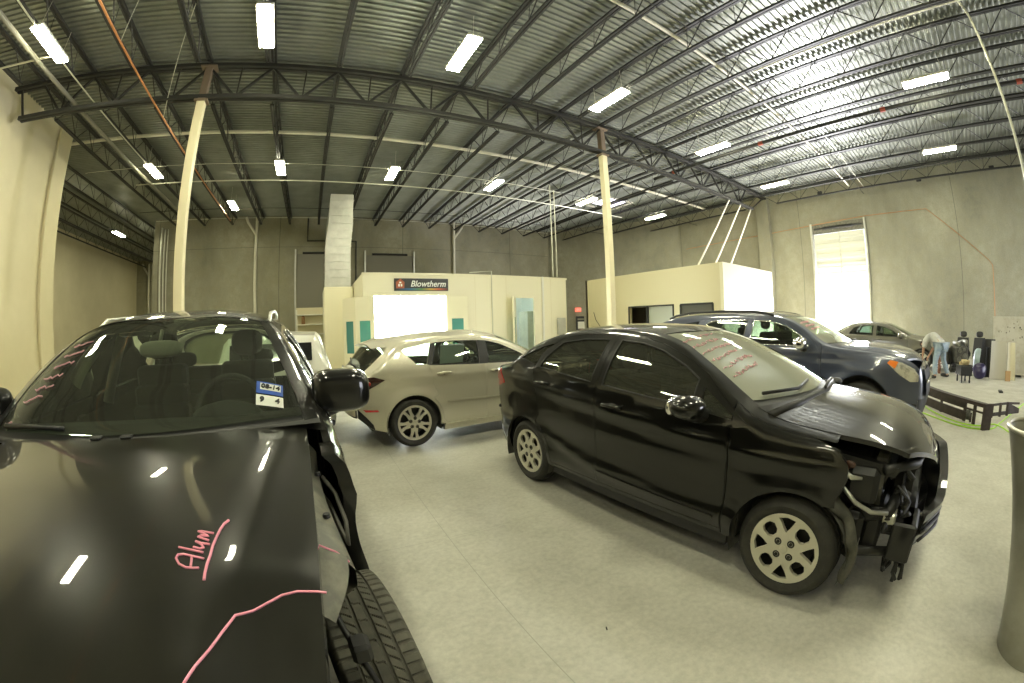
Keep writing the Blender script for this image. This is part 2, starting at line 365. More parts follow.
# dock door: open below, translucent ribbed sections above
d = bpy.data.objects.new('door_1', None); COL.objects.link(d); d['kind'] = 'structure'
M['door_panel'] = mat('translucent_door_panel', (0.75, 0.74, 0.60), 0.5)
b_ = M['door_panel'].node_tree.nodes['Principled BSDF']; b_.inputs['Transmission Weight'].default_value = 0.0
nt_ = M['door_panel'].node_tree; tr = nt_.nodes.new('ShaderNodeBsdfTranslucent'); tr.inputs[0].default_value = (0.36, 0.36, 0.28, 1)
mx = nt_.nodes.new('ShaderNodeMixShader'); mx.inputs[0].default_value = 0.22; out = nt_.nodes['Material Output']
nt_.links.new(b_.outputs[0], mx.inputs[1]); nt_.links.new(tr.outputs[0], mx.inputs[2]); nt_.links.new(mx.outputs[0], out.inputs[0])
z = 2.72
for k in range(6):
    h = 0.46
    mb = MB(); rows = []
    prof = [(0, 0), (0, .16), (.02, .19), (.02, .25), (0, .28), (0, .455)]
    mb.grid([[(XR + .06 + dx, yy, z + dz) for dx, dz in prof] for yy in (DY0 + .05, DY1 - .05)])
    obj('door_section', mb, M['door_panel'], d)
    mb = MB().box(XR + .02, XR + .07, DY0 + .05, DY1 - .05, z - .03, z + .005); obj('section_rail', mb, M['conduit'], d)
    z += h + .002
obj('centre_stile', MB().box(XR + .015, XR + .05, 4.80, 4.85, 2.7, 5.5), M['conduit'], d)
obj('track', MB().box(XR - .06, XR + .03, DY0 - .09, DY0, 0, 6.0).box(XR - .10, XR - .06, DY0 - .09, DY0 - .02, 0, 6.0), M['galv'], d)
obj('track', MB().box(XR - .06, XR + .03, DY1, DY1 + .09, 0, 6.0).box(XR - .10, XR - .06, DY1 + .02, DY1 + .09, 0, 6.0), M['galv'], d)
obj('header_panel', MB().box(XR + .0, XR + .08, DY0, DY1, 5.5, 5.95), M['apron'], d)
mb = MB().tube([(XR - .05, DY0 + .1, 5.72), (XR - .05, DY1 - .1, 5.72)], .035, 10)
for i in range(26):
    yy = DY0 + .55 + i * .06; mb.lathe([(.05, -.02), (.075, -.02), (.075, .02), (.05, .02)], 1, 10, (XR - .05, yy, 5.72))
obj('spring_shaft', mb, M['bpipe'], d)

# ------------------------------------------------------------------ roof steel
ZJB, ZJT, YG = 7.07, 7.70, 8.45
def joist_meshes(y0, y1):
    L = y1 - y0
    top = MB().box(-.065, -.01, 0, L, ZJT - .05, ZJT).box(.01, .065, 0, L, ZJT - .05, ZJT)
    bot = MB().box(-.055, -.01, .9, L - .9, ZJB, ZJB + .05).box(.01, .055, .9, L - .9, ZJB, ZJB + .05)
    web = MB(); n = max(2, int(round((L - 1.8) / 1.22))); s = (L - 1.8) / n
    web.tube([(0, .1, ZJT - .03), (0, .9, ZJB + .03)], .014, 5)
    for i in range(n):
        a = .9 + i * s
        web.tube([(0, a, ZJB + .02), (0, a + s / 2, ZJT - .03)], .013, 5).tube([(0, a + s / 2, ZJT - .03), (0, a + s, ZJB + .02)], .013, 5)
        web.tube([(0, a + s * .94, ZJB + .03), (0, a + s * .86, ZJT - .03)], .008, 4)
    web.tube([(0, L - .9, ZJB + .03), (0, L - .1, ZJT - .03)], .014, 5)
    return top, bot, web
protos = {}
def joist(x, y0, y1, label, grp):
    key = (round(y0, 2), round(y1, 2))
    if key not in protos:
        t, b, w_ = joist_meshes(y0, y1); protos[key] = None
        r = thing('roof_joist', label, 'roof joist', (x, y0, 0), 0, grp)
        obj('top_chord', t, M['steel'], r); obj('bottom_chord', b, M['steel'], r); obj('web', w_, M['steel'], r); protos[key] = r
    else:
        r = dup(protos[key]); r.location = (x, y0, 0); r['label'] = label; r['group'] = grp
    return r
XJ = [-2.93 + 1.547 * i for i in range(-3, 15)]
for i, x in enumerate(XJ):
    k = i - 3
    where = ('at the left column' if k == 0 else '%s %s of the left column' % (ORD[abs(k) - 1], 'left' if k < 0 else 'right'))
    joist(x, YG, YB - .02, 'roof joist beyond the cross truss, %s' % where, 'joists beyond the truss')
    joist(x, -5.6, YG, 'roof joist nearer than the cross truss, %s' % where, 'joists nearer than the truss')
for i in range(4):
    joist(-9.9 - 1.547 * i, 11.6, YBB, 'dark roof joist over the deep left recess, %s from the recess opening' % ORD[i], 'joists over the left recess')

def truss(y, x0, x1, xe0, xe1, label):
    r = thing('truss_girder', label, 'truss', (0, y, 0))
    zt, zb = 7.58, 6.70
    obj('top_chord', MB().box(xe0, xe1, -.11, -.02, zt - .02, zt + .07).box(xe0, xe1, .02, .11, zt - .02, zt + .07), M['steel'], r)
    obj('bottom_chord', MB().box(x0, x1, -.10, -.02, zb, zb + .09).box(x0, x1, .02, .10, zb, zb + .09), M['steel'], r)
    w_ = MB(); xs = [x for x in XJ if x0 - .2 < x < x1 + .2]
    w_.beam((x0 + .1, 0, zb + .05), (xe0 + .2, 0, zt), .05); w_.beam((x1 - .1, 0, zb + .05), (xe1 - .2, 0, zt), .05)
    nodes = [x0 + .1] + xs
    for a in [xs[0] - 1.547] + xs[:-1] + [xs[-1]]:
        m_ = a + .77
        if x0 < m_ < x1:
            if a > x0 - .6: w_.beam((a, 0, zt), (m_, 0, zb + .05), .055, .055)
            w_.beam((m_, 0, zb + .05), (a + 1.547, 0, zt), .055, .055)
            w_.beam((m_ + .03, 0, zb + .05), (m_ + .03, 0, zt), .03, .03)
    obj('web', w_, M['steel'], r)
    return r
truss(YG, -8.1, 17.7, XL + .02, 19.25, 'deep dark steel truss crossing the whole room over both cream columns')
truss(-5.6, -8.1, 17.7, XL + .02, 19.5, 'dark steel truss above and behind the camera side of the room')

# columns
M['colcap'] = mat('rusty_primer', (0.16, 0.12, 0.08), 0.7)
def column(x, label):
    r = thing('column', label, 'column', (x, YG, 0))
    obj('shaft', MB().cbox(-.10, .10, -.10, .10, 0.02, 6.62, .015), M['cream'], r)
    obj('column_head', MB().cbox(-.09, .09, -.09, .09, 6.62, 7.56, .012).box(-.16, .16, -.13, .13, 6.62, 6.66).box(-.2, .2, -.15, .15, 7.54, 7.57), M['colcap'], r)
    obj('base_plate', MB().box(-.2, .2, -.2, .2, 0, .02), M['steel'], r)
    return r
column(-2.93, 'cream square steel column rising behind the roof of the nearest dark car')
column(7.93, 'cream square steel column in front of the low office block')

# bridging rods between joists (thin lines along X)
def xrun(name, label, cat, y, z, x0, x1, r, m, n=6, grp=None):
    return tag(obj(name, MB().tube([(x0, y, z), (x1, y, z)], r, n), m), label, cat, grp)
for y_, nm in ((3.3, 'over the middle of the black sedan'), (13.1, 'just before the second row of lamps'), (18.2, 'near the back wall')):
    xrun('bridging_rod', 'thin bridging rod tying the joists together %s' % nm, 'bridging rod', y_, ZJB - .01, XL, XR, .013, M['steel'], 5, 'bridging rods')
xrun('sprinkler_branch_pipe', 'fat pale pipe running across the ceiling beyond the truss, between the lamp rows', 'pipe', 11.65, 7.5, XL - 6, 18.5, .055, M['wpipe'], 10)
xrun('sprinkler_branch_pipe', 'pale pipe running across the ceiling close to the top edge at the right', 'pipe', 3.82, 7.32, 3.6, 18.8, .04, M['wpipe'], 8)
xrun('ceiling_conduit', 'long thin white conduit crossing the joists behind the second lamp row', 'conduit', 14.45, 6.98, -7.1, 14.6, .022, M['conduit'])
xrun('ceiling_conduit', 'thin white conduit crossing the joists just above the second lamp row', 'conduit', 13.0, 7.03, XL, 9.6, .012, M['conduit'])
xrun('ceiling_conduit', 'white conduit along the top of the concrete back wall', 'conduit', 21.95, 7.66, -9.2, 14.9, .02, M['conduit'])
tag(obj('sprinkler_main', MB().tube([(11.7, -5, 7.05), (11.7, 9.6, 7.05)], .06, 10), M['bpipe']), 'heavy black sprinkler main running lengthwise under the right part of the roof', 'pipe')
for y_ in (-3.1, .9, 4.95, 8.6):
    tag(obj('sprinkler_coupling', MB().tube([(11.7, y_ - .09, 7.05), (11.7, y_ + .07, 7.05)], .072, 10), M['red']),
        'red pipe coupling on the black sprinkler main, %s' % {-3.1: 'the one nearest the right edge', .9: 'beside the far right lamp', 4.95: 'midway along it', 8.6: 'where it meets the truss'}[y_], 'coupling', 'couplings on the black main')
# copper line with its two hangers
tag(obj('copper_pipe', MB().tube([(-3.98, -1.5, 6.5), (-3.98, 18.2, 6.5)], .022, 8), M['copper']), 'long orange copper pipe hung under the joists at the left', 'pipe')
for a, b_, l in (((-4.0, 6.0, 6.5), (-4.05, 6.1, 7.7), 'nearer'), ((-3.97, 8.85, 6.5), (-2.9, 6.3, 7.7), 'farther')):
    tag(obj('pipe_hanger_wire', MB().tube([a, b_], .009, 5), M['conduit']), 'thin pale hanger wire holding the copper pipe, the %s one' % l, 'hanger', 'copper pipe hangers')
tag(obj('pale_duct_pipe', MB().tube([(-6.5, -3, 7.0), (-6.5, 19, 7.0)], .055, 10), M['steelwall']), 'grey round pipe running lengthwise along the left side of the ceiling', 'pipe')
tag(obj('ceiling_conduit', MB().tube([(-5.95, 4.5, 7.0), (-5.95, 13.0, 7.0)], .018, 6), M['conduit']), 'thin conduit beside the left ceiling lamp column', 'conduit')
xrun('ceiling_conduit', 'short pale conduit arm next to the upper left lamp', 'conduit', 6.68, 7.0, XL, -6.0, .022, M['conduit'])
tag(obj('ceiling_conduit', MB().tube([(8.15, -5, 7.2), (8.15, 3.2, 7.2)], .03, 8), M['wpipe']), 'white pipe running lengthwise to the head of the tall slim pole at the right', 'conduit')
tag(obj('ceiling_conduit', MB().tube([(10.1, 4.7, 7.15), (12.3, 4.4, 7.1)], .015, 6), M['conduit']), 'short white conduit crossing the black sprinkler main', 'conduit')
tag(obj('ceiling_conduit', MB().tube([(12.8, 3.25, 7.6), (17.8, 3.2, 7.3), (19.5, 3.2, 7.3), (19.5, -4, 7.3)], .018, 6), M['conduit']), 'white conduit dropping to the top of the right wall above the dock door', 'conduit')
tag(obj('slim_pole', MB().tube([(8.5, -1.83, 0), (8.5, -1.83, 7.0), (8.45, -1.80, 7.15), (8.2, -1.7, 7.2)], .028, 10), M['conduit'], smooth=True), 'tall slim pale pole rising to the roof at the right edge of the photo', 'pole')
# braces from the truss down to the office roof
for i, (a, b_) in enumerate((((15.4, 8.45, 6.7), (11.9, 8.1, 3.35)), ((16.45, 8.45, 6.7), (12.9, 8.1, 3.3)), ((17.5, 8.45, 6.72), (14.0, 8.1, 3.25)))):
    tag(obj('diagonal_brace', MB().beam(a, b_, .05, .05), M['wpipe']), 'slanting white brace from the truss to the office roof, the %s' % ['left and brightest one', 'middle one', 'right one'][i], 'brace', 'slanting braces above the office')
# twin conduits dropping onto the booth
tag(obj('conduit_drop', MB().tube([(8.42, 12.1, 3.25), (8.42, 12.1, 6.9)], .022, 8), M['conduit']), 'left one of two thin vertical conduits dropping onto the booth roof', 'conduit', 'twin conduit drops')
tag(obj('conduit_drop', MB().tube([(8.60, 12.1, 3.25), (8.60, 12.1, 6.7)], .022, 8), M['conduit']), 'right one of two thin vertical conduits dropping onto the booth roof', 'conduit', 'twin conduit drops')

# ------------------------------------------------------------------ ceiling lamps
def lamp_proto():
    r = thing('ceiling_lamp', '', 'ceiling lamp')
    obj('housing', MB().cbox(-.16, .16, -.62, .62, .03, .10, .015).box(-.05, .05, -.3, .3, .10, .14), M['white'], r)
    obj('diffuser', MB().cbox(-.145, .145, -.605, .605, 0, .035, .01), M['tube'], r)
    obj('hanger', MB().tube([(0, -.5, .1), (0, -.5, .7)], .006, 5), M['conduit'], r); obj('hanger', MB().tube([(0, .5, .1), (0, .5, .7)], .006, 5), M['conduit'], r)
    return r
lamp0 = lamp_proto()
XSL = [-5.95, -1.38, 2.5, 6.33, 10.8, 15.75]
coln = ['leftmost', 'second from left', 'third from left', 'third from right', 'second from right', 'rightmost']
spots = []
for i, x in enumerate(XSL):
    spots.append((x + (.1 if i == 4 else 0), 6.32, 'in the row just before the truss, %s' % coln[i]))
    spots.append((x + [0, .03, .1, .3, .5, .3][i], 13.35, 'in the row beyond the truss, %s' % coln[i]))
    spots.append((x - (.2 if i in (4, 5) else 0), -.52, 'in the row almost overhead, %s' % coln[i]))
spots += [(-3.78, 17.6, 'the small far one beside the cream column, near the back wall'), (-11.3, 21.5, 'the lone one in the dark left recess'), (-12.3, 14.2, 'added unseen round the corner of the left wall, nearer one'), (-10.6, 30.5, 'added unseen deep in the left recess, farthest one')]  # last two lamps are unseen, added to brighten the recess walls
for k, (x, y, l) in enumerate(spots):
    o = lamp0 if k == 0 else dup(lamp0); o.location = (x, y, 6.98); o['label'] = 'glowing fluorescent ceiling lamp ' + l; o['category'] = 'ceiling lamp'; o['group'] = 'fluorescent ceiling lamps'
# skylight glare: a daylit roof opening behind the right column
sk = MB().box(13.2, 14.6, 14.0, 15.2, ZD - .03, ZD - .01)
wn = bpy.data.objects.new('window_1', None); COL.objects.link(wn); wn['kind'] = 'structure'
M['sky_pane'] = mat('skylight_pane', (0.9, 0.88, 1.0), 0.3, emit=(0.86, 0.80, 1.0), estr=5)
obj('skylight_pane', sk, M['sky_pane'], wn); obj('skylight_curb', MB().box(13.1, 15.0, 13.9, 14.0, ZD - .06, ZD).box(13.1, 15.0, 15.6, 15.7, ZD - .06, ZD).box(13.1, 13.2, 14, 15.6, ZD - .06, ZD).box(14.9, 15.0, 14, 15.6, ZD - .06, ZD), M['white'], wn)

# ------------------------------------------------------------------ back wall fittings
def ypipe(x, y, h, z1, label, s=1):
    m_ = MB().tube([(x, y, 0), (x, y, z1)], .085, 12); m_.tube([(x, y, z1 - 1.0), (x - .12 * s, y, z1 - .82), (x - .5 * s, y, z1 - .3), (x - .62 * s, y, z1)], .075, 10)
    return tag(obj('downspout', m_, M['wpipe'], smooth=True, angle=50), label, 'downpipe')
ypipe(-3.28, 21.98, 7.7, 7.7, 'white Y-topped downpipe on the back wall behind the nearest dark car roof')
ypipe(8.15, 21.98, 7.7, 7.75, 'white Y-topped downpipe on the back wall above the booth sign', -1)
ypipe(-14.6, 33.9, 7.7, 7.5, 'thin white Y-topped downpipe at the far end of the left recess')
tag(obj('conduit_bundle', MB().tube([(-8.8, 22.0, 0), (-8.8, 22.0, 7.3)], .05, 8).tube([(-8.6, 22.0, 0), (-8.6, 22.0, 7.2)], .04, 8).tube([(-8.42, 22.0, 0), (-8.42, 22.0, 7.2)], .03, 8), M['conduit']), 'bundle of pale pipes at the left end of the concrete back wall', 'pipe')
tag(obj('black_drain_pipe', MB().tube([(-.42, 22, 7.7), (-.42, 22, 6.37), (2.31, 22, 6.37), (2.31, 22, 3.2)], .04, 8), M['bpipe']), 'black pipe stepping down the back wall behind the silver duct', 'pipe')
def blocked(x0, x1, ztop, label, wside=True):
    r = thing('dock_door_frame', label, 'door frame', (0, 22.06, 0))
    obj('door_panel', MB().box(x0 + .08, x1 - .08, -.03, .02, 2.7, ztop - .25), M['steelwall'], r)
    obj('spring_assembly', MB().tube([(x0 + .4, -.08, ztop - .2), (x1 - .4, -.08, ztop - .2)], .06, 8), M['bpipe'], r)
    obj('track', MB().box(x0 - .04, x0 + .04, -.12, -.02, 0, ztop), M['galv'], r); obj('track', MB().box(x1 - .04, x1 + .04, -.12, -.02, 0, ztop), M['galv'], r)
    return r
M['steelwall'] = mat('grey_dock_door', (0.20, 0.19, 0.14), 0.6)
blocked(-1.06, 1.6, 5.9, 'tall dock door frame on the back wall left of and behind the silver duct')
blocked(2.83, 5.67, 5.85, 'tall dock door frame on the back wall above the booth roof')
r = thing('storage_rack', 'cream shelf rack against the back wall left of the booth, holding one brown bottle shape', 'rack', (-.25, 21.4, 0))
for sx in (-.72, .72):
    for sy in (-.25, .25): obj('post', MB().box(sx - .03, sx + .03, sy - .03, sy + .03, 0, 2.6), M['white'], r)
for zz in (.3, .8, 1.3, 1.8, 2.3): obj('shelf', MB().cbox(-.75, .75, -.28, .28, zz, zz + .05, .01), M['white'], r)
obj('back_panel', MB().box(-.75, .75, .26, .29, .1, 2.72), M['cream'], r)
tag(obj('brown_cylinder', MB().lathe([(0, 1.85), (.10, 1.85), (.10, 2.2), (.06, 2.28), (.035, 2.30), (.035, 2.36), (0, 2.36)], 2, 14, (-.62, 21.3, 0)), mat('brown_drum', (0.25, 0.13, 0.04), .5), smooth=True, angle=40), 'brown bottle-shaped canister standing on the cream rack', 'canister')
# copper line and dark fittings on the right wall
tag(obj('wall_copper_pipe', MB().tube([(XR - .05, 14, 5.75), (XR - .05, 8.8, 5.84), (XR - .05, 3.4, 6.05), (XR - .05, .5, 6.03), (XR - .05, -2.05, 3.8), (XR - .05, -2.2, 3.6), (XR - .05, -2.2, 1.5)], .012, 7), M['copper']), 'thin copper pipe running over the dock door and stepping down the right wall', 'pipe')
for (y, z, l) in ((5.5, 7.45, 'above the dock door'), (.6, 7.3, 'above the far grey sedan'), (-2.8, 7.4, 'near the right edge')):
    tag(obj('wall_pocket', MB().cbox(XR - .05, XR + .01, y - .12, y + .12, z - .08, z + .08, .02), M['black']), 'small dark recess high on the right wall %s' % l, 'fitting', 'dark recesses on the right wall')

# ------------------------------------------------------------------ spray booth
YBF = 12.3
r = thing('spray_booth', 'big cream spray booth standing behind the silver hatchback, doors open, glowing white inside', 'spray booth', (0, YBF, 0))
P = MB().box(1.5, 1.85, 0, .08, 0, 3.2).box(1.85, 4.25, 0, .08, 2.52, 3.2).box(4.25, 6.86, 0, .08, 0, 3.22).box(6.86, 7.66, 0, .08, 2.45, 3.22).box(7.66, 9.15, 0, .08, 0, 3.22)
obj('front_panel', P, M['booth'], r)
obj('side_panel', MB().box(1.5, 1.56, .08, 6.5, 0, 3.2), M['booth'], r); obj('side_panel', MB().box(9.09, 9.15, .08, 6.5, 0, 3.22), M['booth'], r)
obj('roof_panel', MB().box(1.5, 9.15, .0, 6.5, 3.2, 3.24), M['booth'], r)
obj('inner_room', MB().box(1.56, 1.60, .1, 6.4, 0, 3.0).box(5.9, 5.95, .1, 6.4, 0, 3.0).box(1.56, 5.95, 6.35, 6.4, 0, 3.0).box(1.56, 5.95, .1, 6.4, 2.98, 3.02).box(6.0, 8.9, 3.0, 3.05, 0, 3.0).box(8.86, 8.9, .1, 3, 0, 3).box(5.95, 8.9, .1, 3, 2.98, 3.02), M['booth_in'], r)
for yy in (1.2, 3.2, 5.2): obj('booth_light', MB().cbox(1.9, 5.6, yy - .3, yy + .3, 2.90, 2.97, .01), M['booth_lamp'], r)
obj('booth_light', MB().cbox(1.62, 1.66, .6, 6, .9, 2.4, .01), M['booth_lamp'], r); obj('booth_light', MB().cbox(1.9, 5.6, 6.28, 6.33, .6, 2.8, .01), M['booth_lamp'], r)
obj('booth_light', MB().cbox(6.6, 7.4, 1.2, 1.5, 2.90, 2.97, .01), M['booth_lamp2'], r)
obj('inner_cabinet', MB().cbox(7.9, 8.3, .9, 1.6, 0, 2.0, .02), M['galv'], r)
mb = MB()
for x in (5.3, 5.92, 6.5, 7.98, 8.42): mb.box(x, x + .012, -.004, 0, 0.05, 3.2)
obj('panel_seam', mb, M['cream'], r)
obj('conduit', MB().tube([(5.1, -.03, 3.3), (5.93, -.03, 3.38), (5.93, -.03, 1.0)], .018, 6), M['conduit'], r)
obj('corner_post', MB().cbox(8.0, 8.08, -.06, 0, 0, 3.25, .01), M['white'], r)
obj('top_flashing', MB().box(1.47, 9.18, -.03, .02, 3.18, 3.25), M['booth'], r)
obj('control_box', MB().cbox(8.66, 9.02, -.12, 0, 1.05, 1.70, .02), M['galv'], r)
def leaf(x0, x1, ang, px, label=None, hinge=0):
    h = bpy.data.objects.new('door', None); COL.objects.link(h); h.parent = r; h.location = (px, -.02, 0); h.rotation_euler = (0, 0, math.radians(ang))
    w_ = x1 - x0
    fr = MB().box(x0, x0 + w_ * .22, -.03, .03, .05, 2.48).box(x1 - w_ * .22, x1, -.03, .03, .05, 2.48).box(x0 + w_ * .22, x1 - w_ * .22, -.03, .03, 1.75, 2.48).box(x0 + w_ * .22, x1 - w_ * .22, -.03, .03, .05, .75)
    obj('door_leaf', fr, M['booth'], h); obj('window_pane', MB().box(x0 + w_ * .22, x1 - w_ * .22, -.008, .008, .75, 1.75), M['teal'], h)
leaf(-.62, 0, -52, 1.30); leaf(0, .60, -18, 1.26); leaf(0, .70, -12, 4.27); leaf(-.42, 0, 50, 6.86)
# sign above the booth door
sg = thing('booth_sign', 'black rectangular sign with white lettering and a rainbow stripe above the booth door', 'sign', (3.415, YBF - .045, 2.865))
m_ = bpy.data.materials.new('sign_face'); m_.use_nodes = True; nt_ = m_.node_tree; b_ = nt_.nodes['Principled BSDF']; b_.inputs['Roughness'].default_value = .4
tc = nt_.nodes.new('ShaderNodeTexCoord'); sp = nt_.nodes.new('ShaderNodeSeparateXYZ'); nt_.links.new(tc.outputs['Object'], sp.inputs[0])
rp = nt_.nodes.new('ShaderNodeValToRGB'); mr = nt_.nodes.new('ShaderNodeMapRange'); mr.inputs[1].default_value = -.85; mr.inputs[2].default_value = .85; nt_.links.new(sp.outputs[0], mr.inputs[0]); nt_.links.new(mr.outputs[0], rp.inputs[0])
e = rp.color_ramp.elements; e[0].color = (.03, .035, .03, 1); e[1].color = (.12, .03, .02, 1)
for p_, c_ in ((.25, (.03, .12, .25, 1)), (.5, (.12, .25, .06, 1)), (.68, (.55, .35, .05, 1)), (.82, (.5, .12, .04, 1))): q = e.new(p_); q.color = c_
nt_.links.new(rp.outputs[0], b_.inputs['Base Color'])
obj('backing', MB().cbox(-.91, .91, 0, .045, -.2, .2, .008), mat('sign_black', (.035, .035, .03), .35), sg)
obj('rainbow_stripe', MB().box(-.86, .88, -.004, 0, -.18, -.115), m_, sg)
def text(body, size, loc, m, parent, rot=(math.pi / 2, 0, 0), shear=0.0, bold=0.0, name='lettering'):
    c = bpy.data.curves.new(name, 'FONT'); c.body = body; c.size = size; c.extrude = 0.002; c.shear = shear; c.offset = bold; c.align_x = 'CENTER'; c.align_y = 'CENTER'
    t0 = bpy.data.objects.new(name, c); COL.objects.link(t0); dg = bpy.context.evaluated_depsgraph_get()
    me = bpy.data.meshes.new_from_object(t0.evaluated_get(dg)); bpy.data.objects.remove(t0); me.materials.clear(); me.materials.append(m)
    o = bpy.data.objects.new(name, me); COL.objects.link(o); o.parent = parent; o.location = loc; o.rotation_euler = rot; return o
M['signw'] = mat('sign_white', (.8, .82, .75), .4); M['signo'] = mat('sign_orange', (.42, .12, .05), .4)
t_ = text('Blowtherm', .275, (.215, -.008, .02), M['signw'], sg, shear=.28, bold=.004); t_.scale = (.96, 1, 1)
obj('house_logo', MB().add([(-.83, -.006, -.1), (-.60, -.006, -.1), (-.60, -.006, .07), (-.715, -.006, .16), (-.83, -.006, .07)], [(0, 1, 2, 3, 4)]).tube([(-.84, -.008, -.11), (-.59, -.008, -.11), (-.585, -.008, .08), (-.715, -.008, .18), (-.845, -.008, .08)], .012, 6, closed=True), M['signo'], sg)
obj('logo_window', MB().box(-.78, -.73, -.012, -.008, -.06, .02).box(-.70, -.65, -.012, -.008, -.06, .02).box(-.75, -.68, -.012, -.008, .04, .09), M['signw'], sg)
# plenum box with duct at the left of the booth
tag(obj('plenum_cabinet', MB().cbox(.36, 1.48, 15.0, 17.4, 0, 3.1, .02), M['booth']), 'cream plenum cabinet beside the booth under the silver duct', 'cabinet')
dk = [(.40, 3.1), (.40, 4.55), (.41, 4.8), (.50, 5.5), (.51, 6.0), (.53, 6.72)]
wd = [.98] * 3 + [.94, .92, .90]
du = thing('air_duct', 'silver galvanised rectangular air duct rising from the cabinet to the roof', 'duct', (0, 15.1, 0))
mb = MB(); rows = []
for (x, z), w_ in zip(dk, wd): rows.append([(x, 0, z), (x + w_, 0, z), (x + w_, .9, z), (x, .9, z), (x, 0, z)])
mb.grid(rows); mb.add([(.53, 0, 6.72), (1.43, 0, 6.72), (1.43, .9, 6.72), (.53, .9, 6.72)], [(0, 1, 2, 3)]); mb.box(.55, 1.41, .9, 6.6, 5.9, 6.70); obj('duct_body', mb, M['galv'], du)
mb = MB(); zz = 3.15
def dx(z): return np.interp(z, [a[1] for a in dk], [a[0] for a in dk]), np.interp(z, [a[1] for a in dk], wd)
while zz < 6.6:
    x, w_ = dx(zz); mb.box(x - .012, x + w_ + .012, -.022, .91, zz, zz + (.035 if int(zz * 3.3) % 3 == 0 else .016)); zz += .30
obj('duct_flange', mb, M['galv'], du)

# ------------------------------------------------------------------ office block
r = thing('office_block', 'low cream drywall office box standing behind the blue-grey crossover', 'office', (0, 0, 0))
OX0, OX1, OY0, OY1, OZ = 10.4, 14.05, 6.25, 12.6, 3.22
sd = MB()
sd.box(OX0, OX0 + .12, OY0, 6.55, 0, OZ).box(OX0, OX0 + .12, 7.75, 8.1, 0, OZ).box(OX0, OX0 + .12, 10.1, OY1, 0, OZ).box(OX0, OX0 + .12, 6.55, 7.75, 2.02, OZ).box(OX0, OX0 + .12, 6.55, 7.75, 0, .95).box(OX0, OX0 + .12, 8.1, 10.1, 2.0, OZ)
obj('side_wall', sd, M['cream'], r)
obj('end_wall', MB().box(OX0, OX1, OY0 - .12, OY0, 0, OZ), M['booth'], r)
obj('back_wall', MB().box(OX0, OX1, OY1 - .1, OY1, 0, OZ).box(OX1 - .1, OX1, OY0, OY1, 0, OZ), M['cream'], r)
obj('roof_slab', MB().box(OX0 + .005, OX1, OY0 - .115, OY1, OZ - .06, OZ + .005), M['cream'], r)
obj('window_frame', MB().box(OX0 - .03, OX0, 6.52, 7.78, 1.99, 2.05).box(OX0 - .03, OX0, 6.50, 6.56, .95, 2.02).box(OX0 - .03, OX0, 7.74, 7.80, .95, 2.02), M['steel'], r)
obj('window_pane', MB().box(OX0 + .02, OX0 + .03, 6.55, 7.75, .95, 2.02), M['int_grey'], r)
obj('door_opening_frame', MB().box(OX0 - .03, OX0, 8.05, 8.1, 0, 2.03).box(OX0 - .03, OX0, 10.1, 10.15, 0, 2.03).box(OX0 - .03, OX0, 8.05, 10.15, 2.0, 2.05).box(OX0 - .03, OX0 + .05, 9.2, 9.26, 0, 2.0), M['steel'], r)
obj('door_pane', MB().box(OX0 + .03, OX0 + .04, 8.1, 9.2, 0, 2.0), mat('frosted_pane', (.38, .40, .32), .3), r)
obj('inner_backdrop', MB().box(OX0 + 1.6, OX0 + 1.65, 6.4, 12.4, 0, 3.0), mat('office_inner', (.25, .23, .15), .8), r)
tag(obj('junk_cable', MB().tube([(10.37, 12.1, 1.9), (10.3, 11.9, 1.6), (10.32, 11.5, 1.15)], .012, 5), M['bpipe']), 'thin dark cable hanging on the left end of the office wall', 'cable')
# exit sign and notice in the gap between booth and office
ex = thing('exit_sign', 'small glowing red exit sign in the gap between booth and office', 'sign', (16.1, 20.2, 2.33), math.radians(-32))
obj('sign_box', MB().cbox(-.3, .3, 0, .06, -.13, .13, .01), mat('exit_face', (.5, .1, .08), .4, emit=(1, .16, .1), estr=1.3), ex)
text('EXIT', .2, (0, -.006, 0), M['signw'], ex)
po = thing('notice_board', 'black framed notice on the angled wall below the exit sign', 'notice', (16.25, 20.0, 1.4), math.radians(-32))
obj('frame', MB().cbox(-.5, .5, 0, .05, -.5, .5, .01), M['black'], po); obj('sheet', MB().box(-.38, .38, -.005, 0, -.3, .15), M['white'], po); obj('heading', MB().box(-.4, .1, -.005, 0, .25, .36), M['steelwall'], po)
# ================================================================== CARS
def pchip(pts):
    """smooth curve through points, flat outside; pts (x, v)"""
    pts = sorted(pts); X = np.array([p[0] for p in pts], float); Y = np.array([p[1] for p in pts], float)
    h = np.diff(X); d = np.diff(Y) / h; m = np.zeros(len(X))
    for i in range(1, len(X) - 1):
        if d[i - 1] * d[i] > 0:
            w1 = 2 * h[i] + h[i - 1]; w2 = h[i] + 2 * h[i - 1]; m[i] = (w1 + w2) / (w1 / d[i - 1] + w2 / d[i])
    m[0] = d[0]; m[-1] = d[-1]
    def f(x):
        x = np.clip(np.asarray(x, float), X[0], X[-1]); i = np.clip(np.searchsorted(X, x) - 1, 0, len(h) - 1)
        t = (x - X[i]) / h[i]
        return (2 * t**3 - 3 * t**2 + 1) * Y[i] + (t**3 - 2 * t**2 + t) * h[i] * m[i] + (-2 * t**3 + 3 * t**2) * Y[i + 1] + (t**3 - t**2) * h[i] * m[i + 1]
    return f

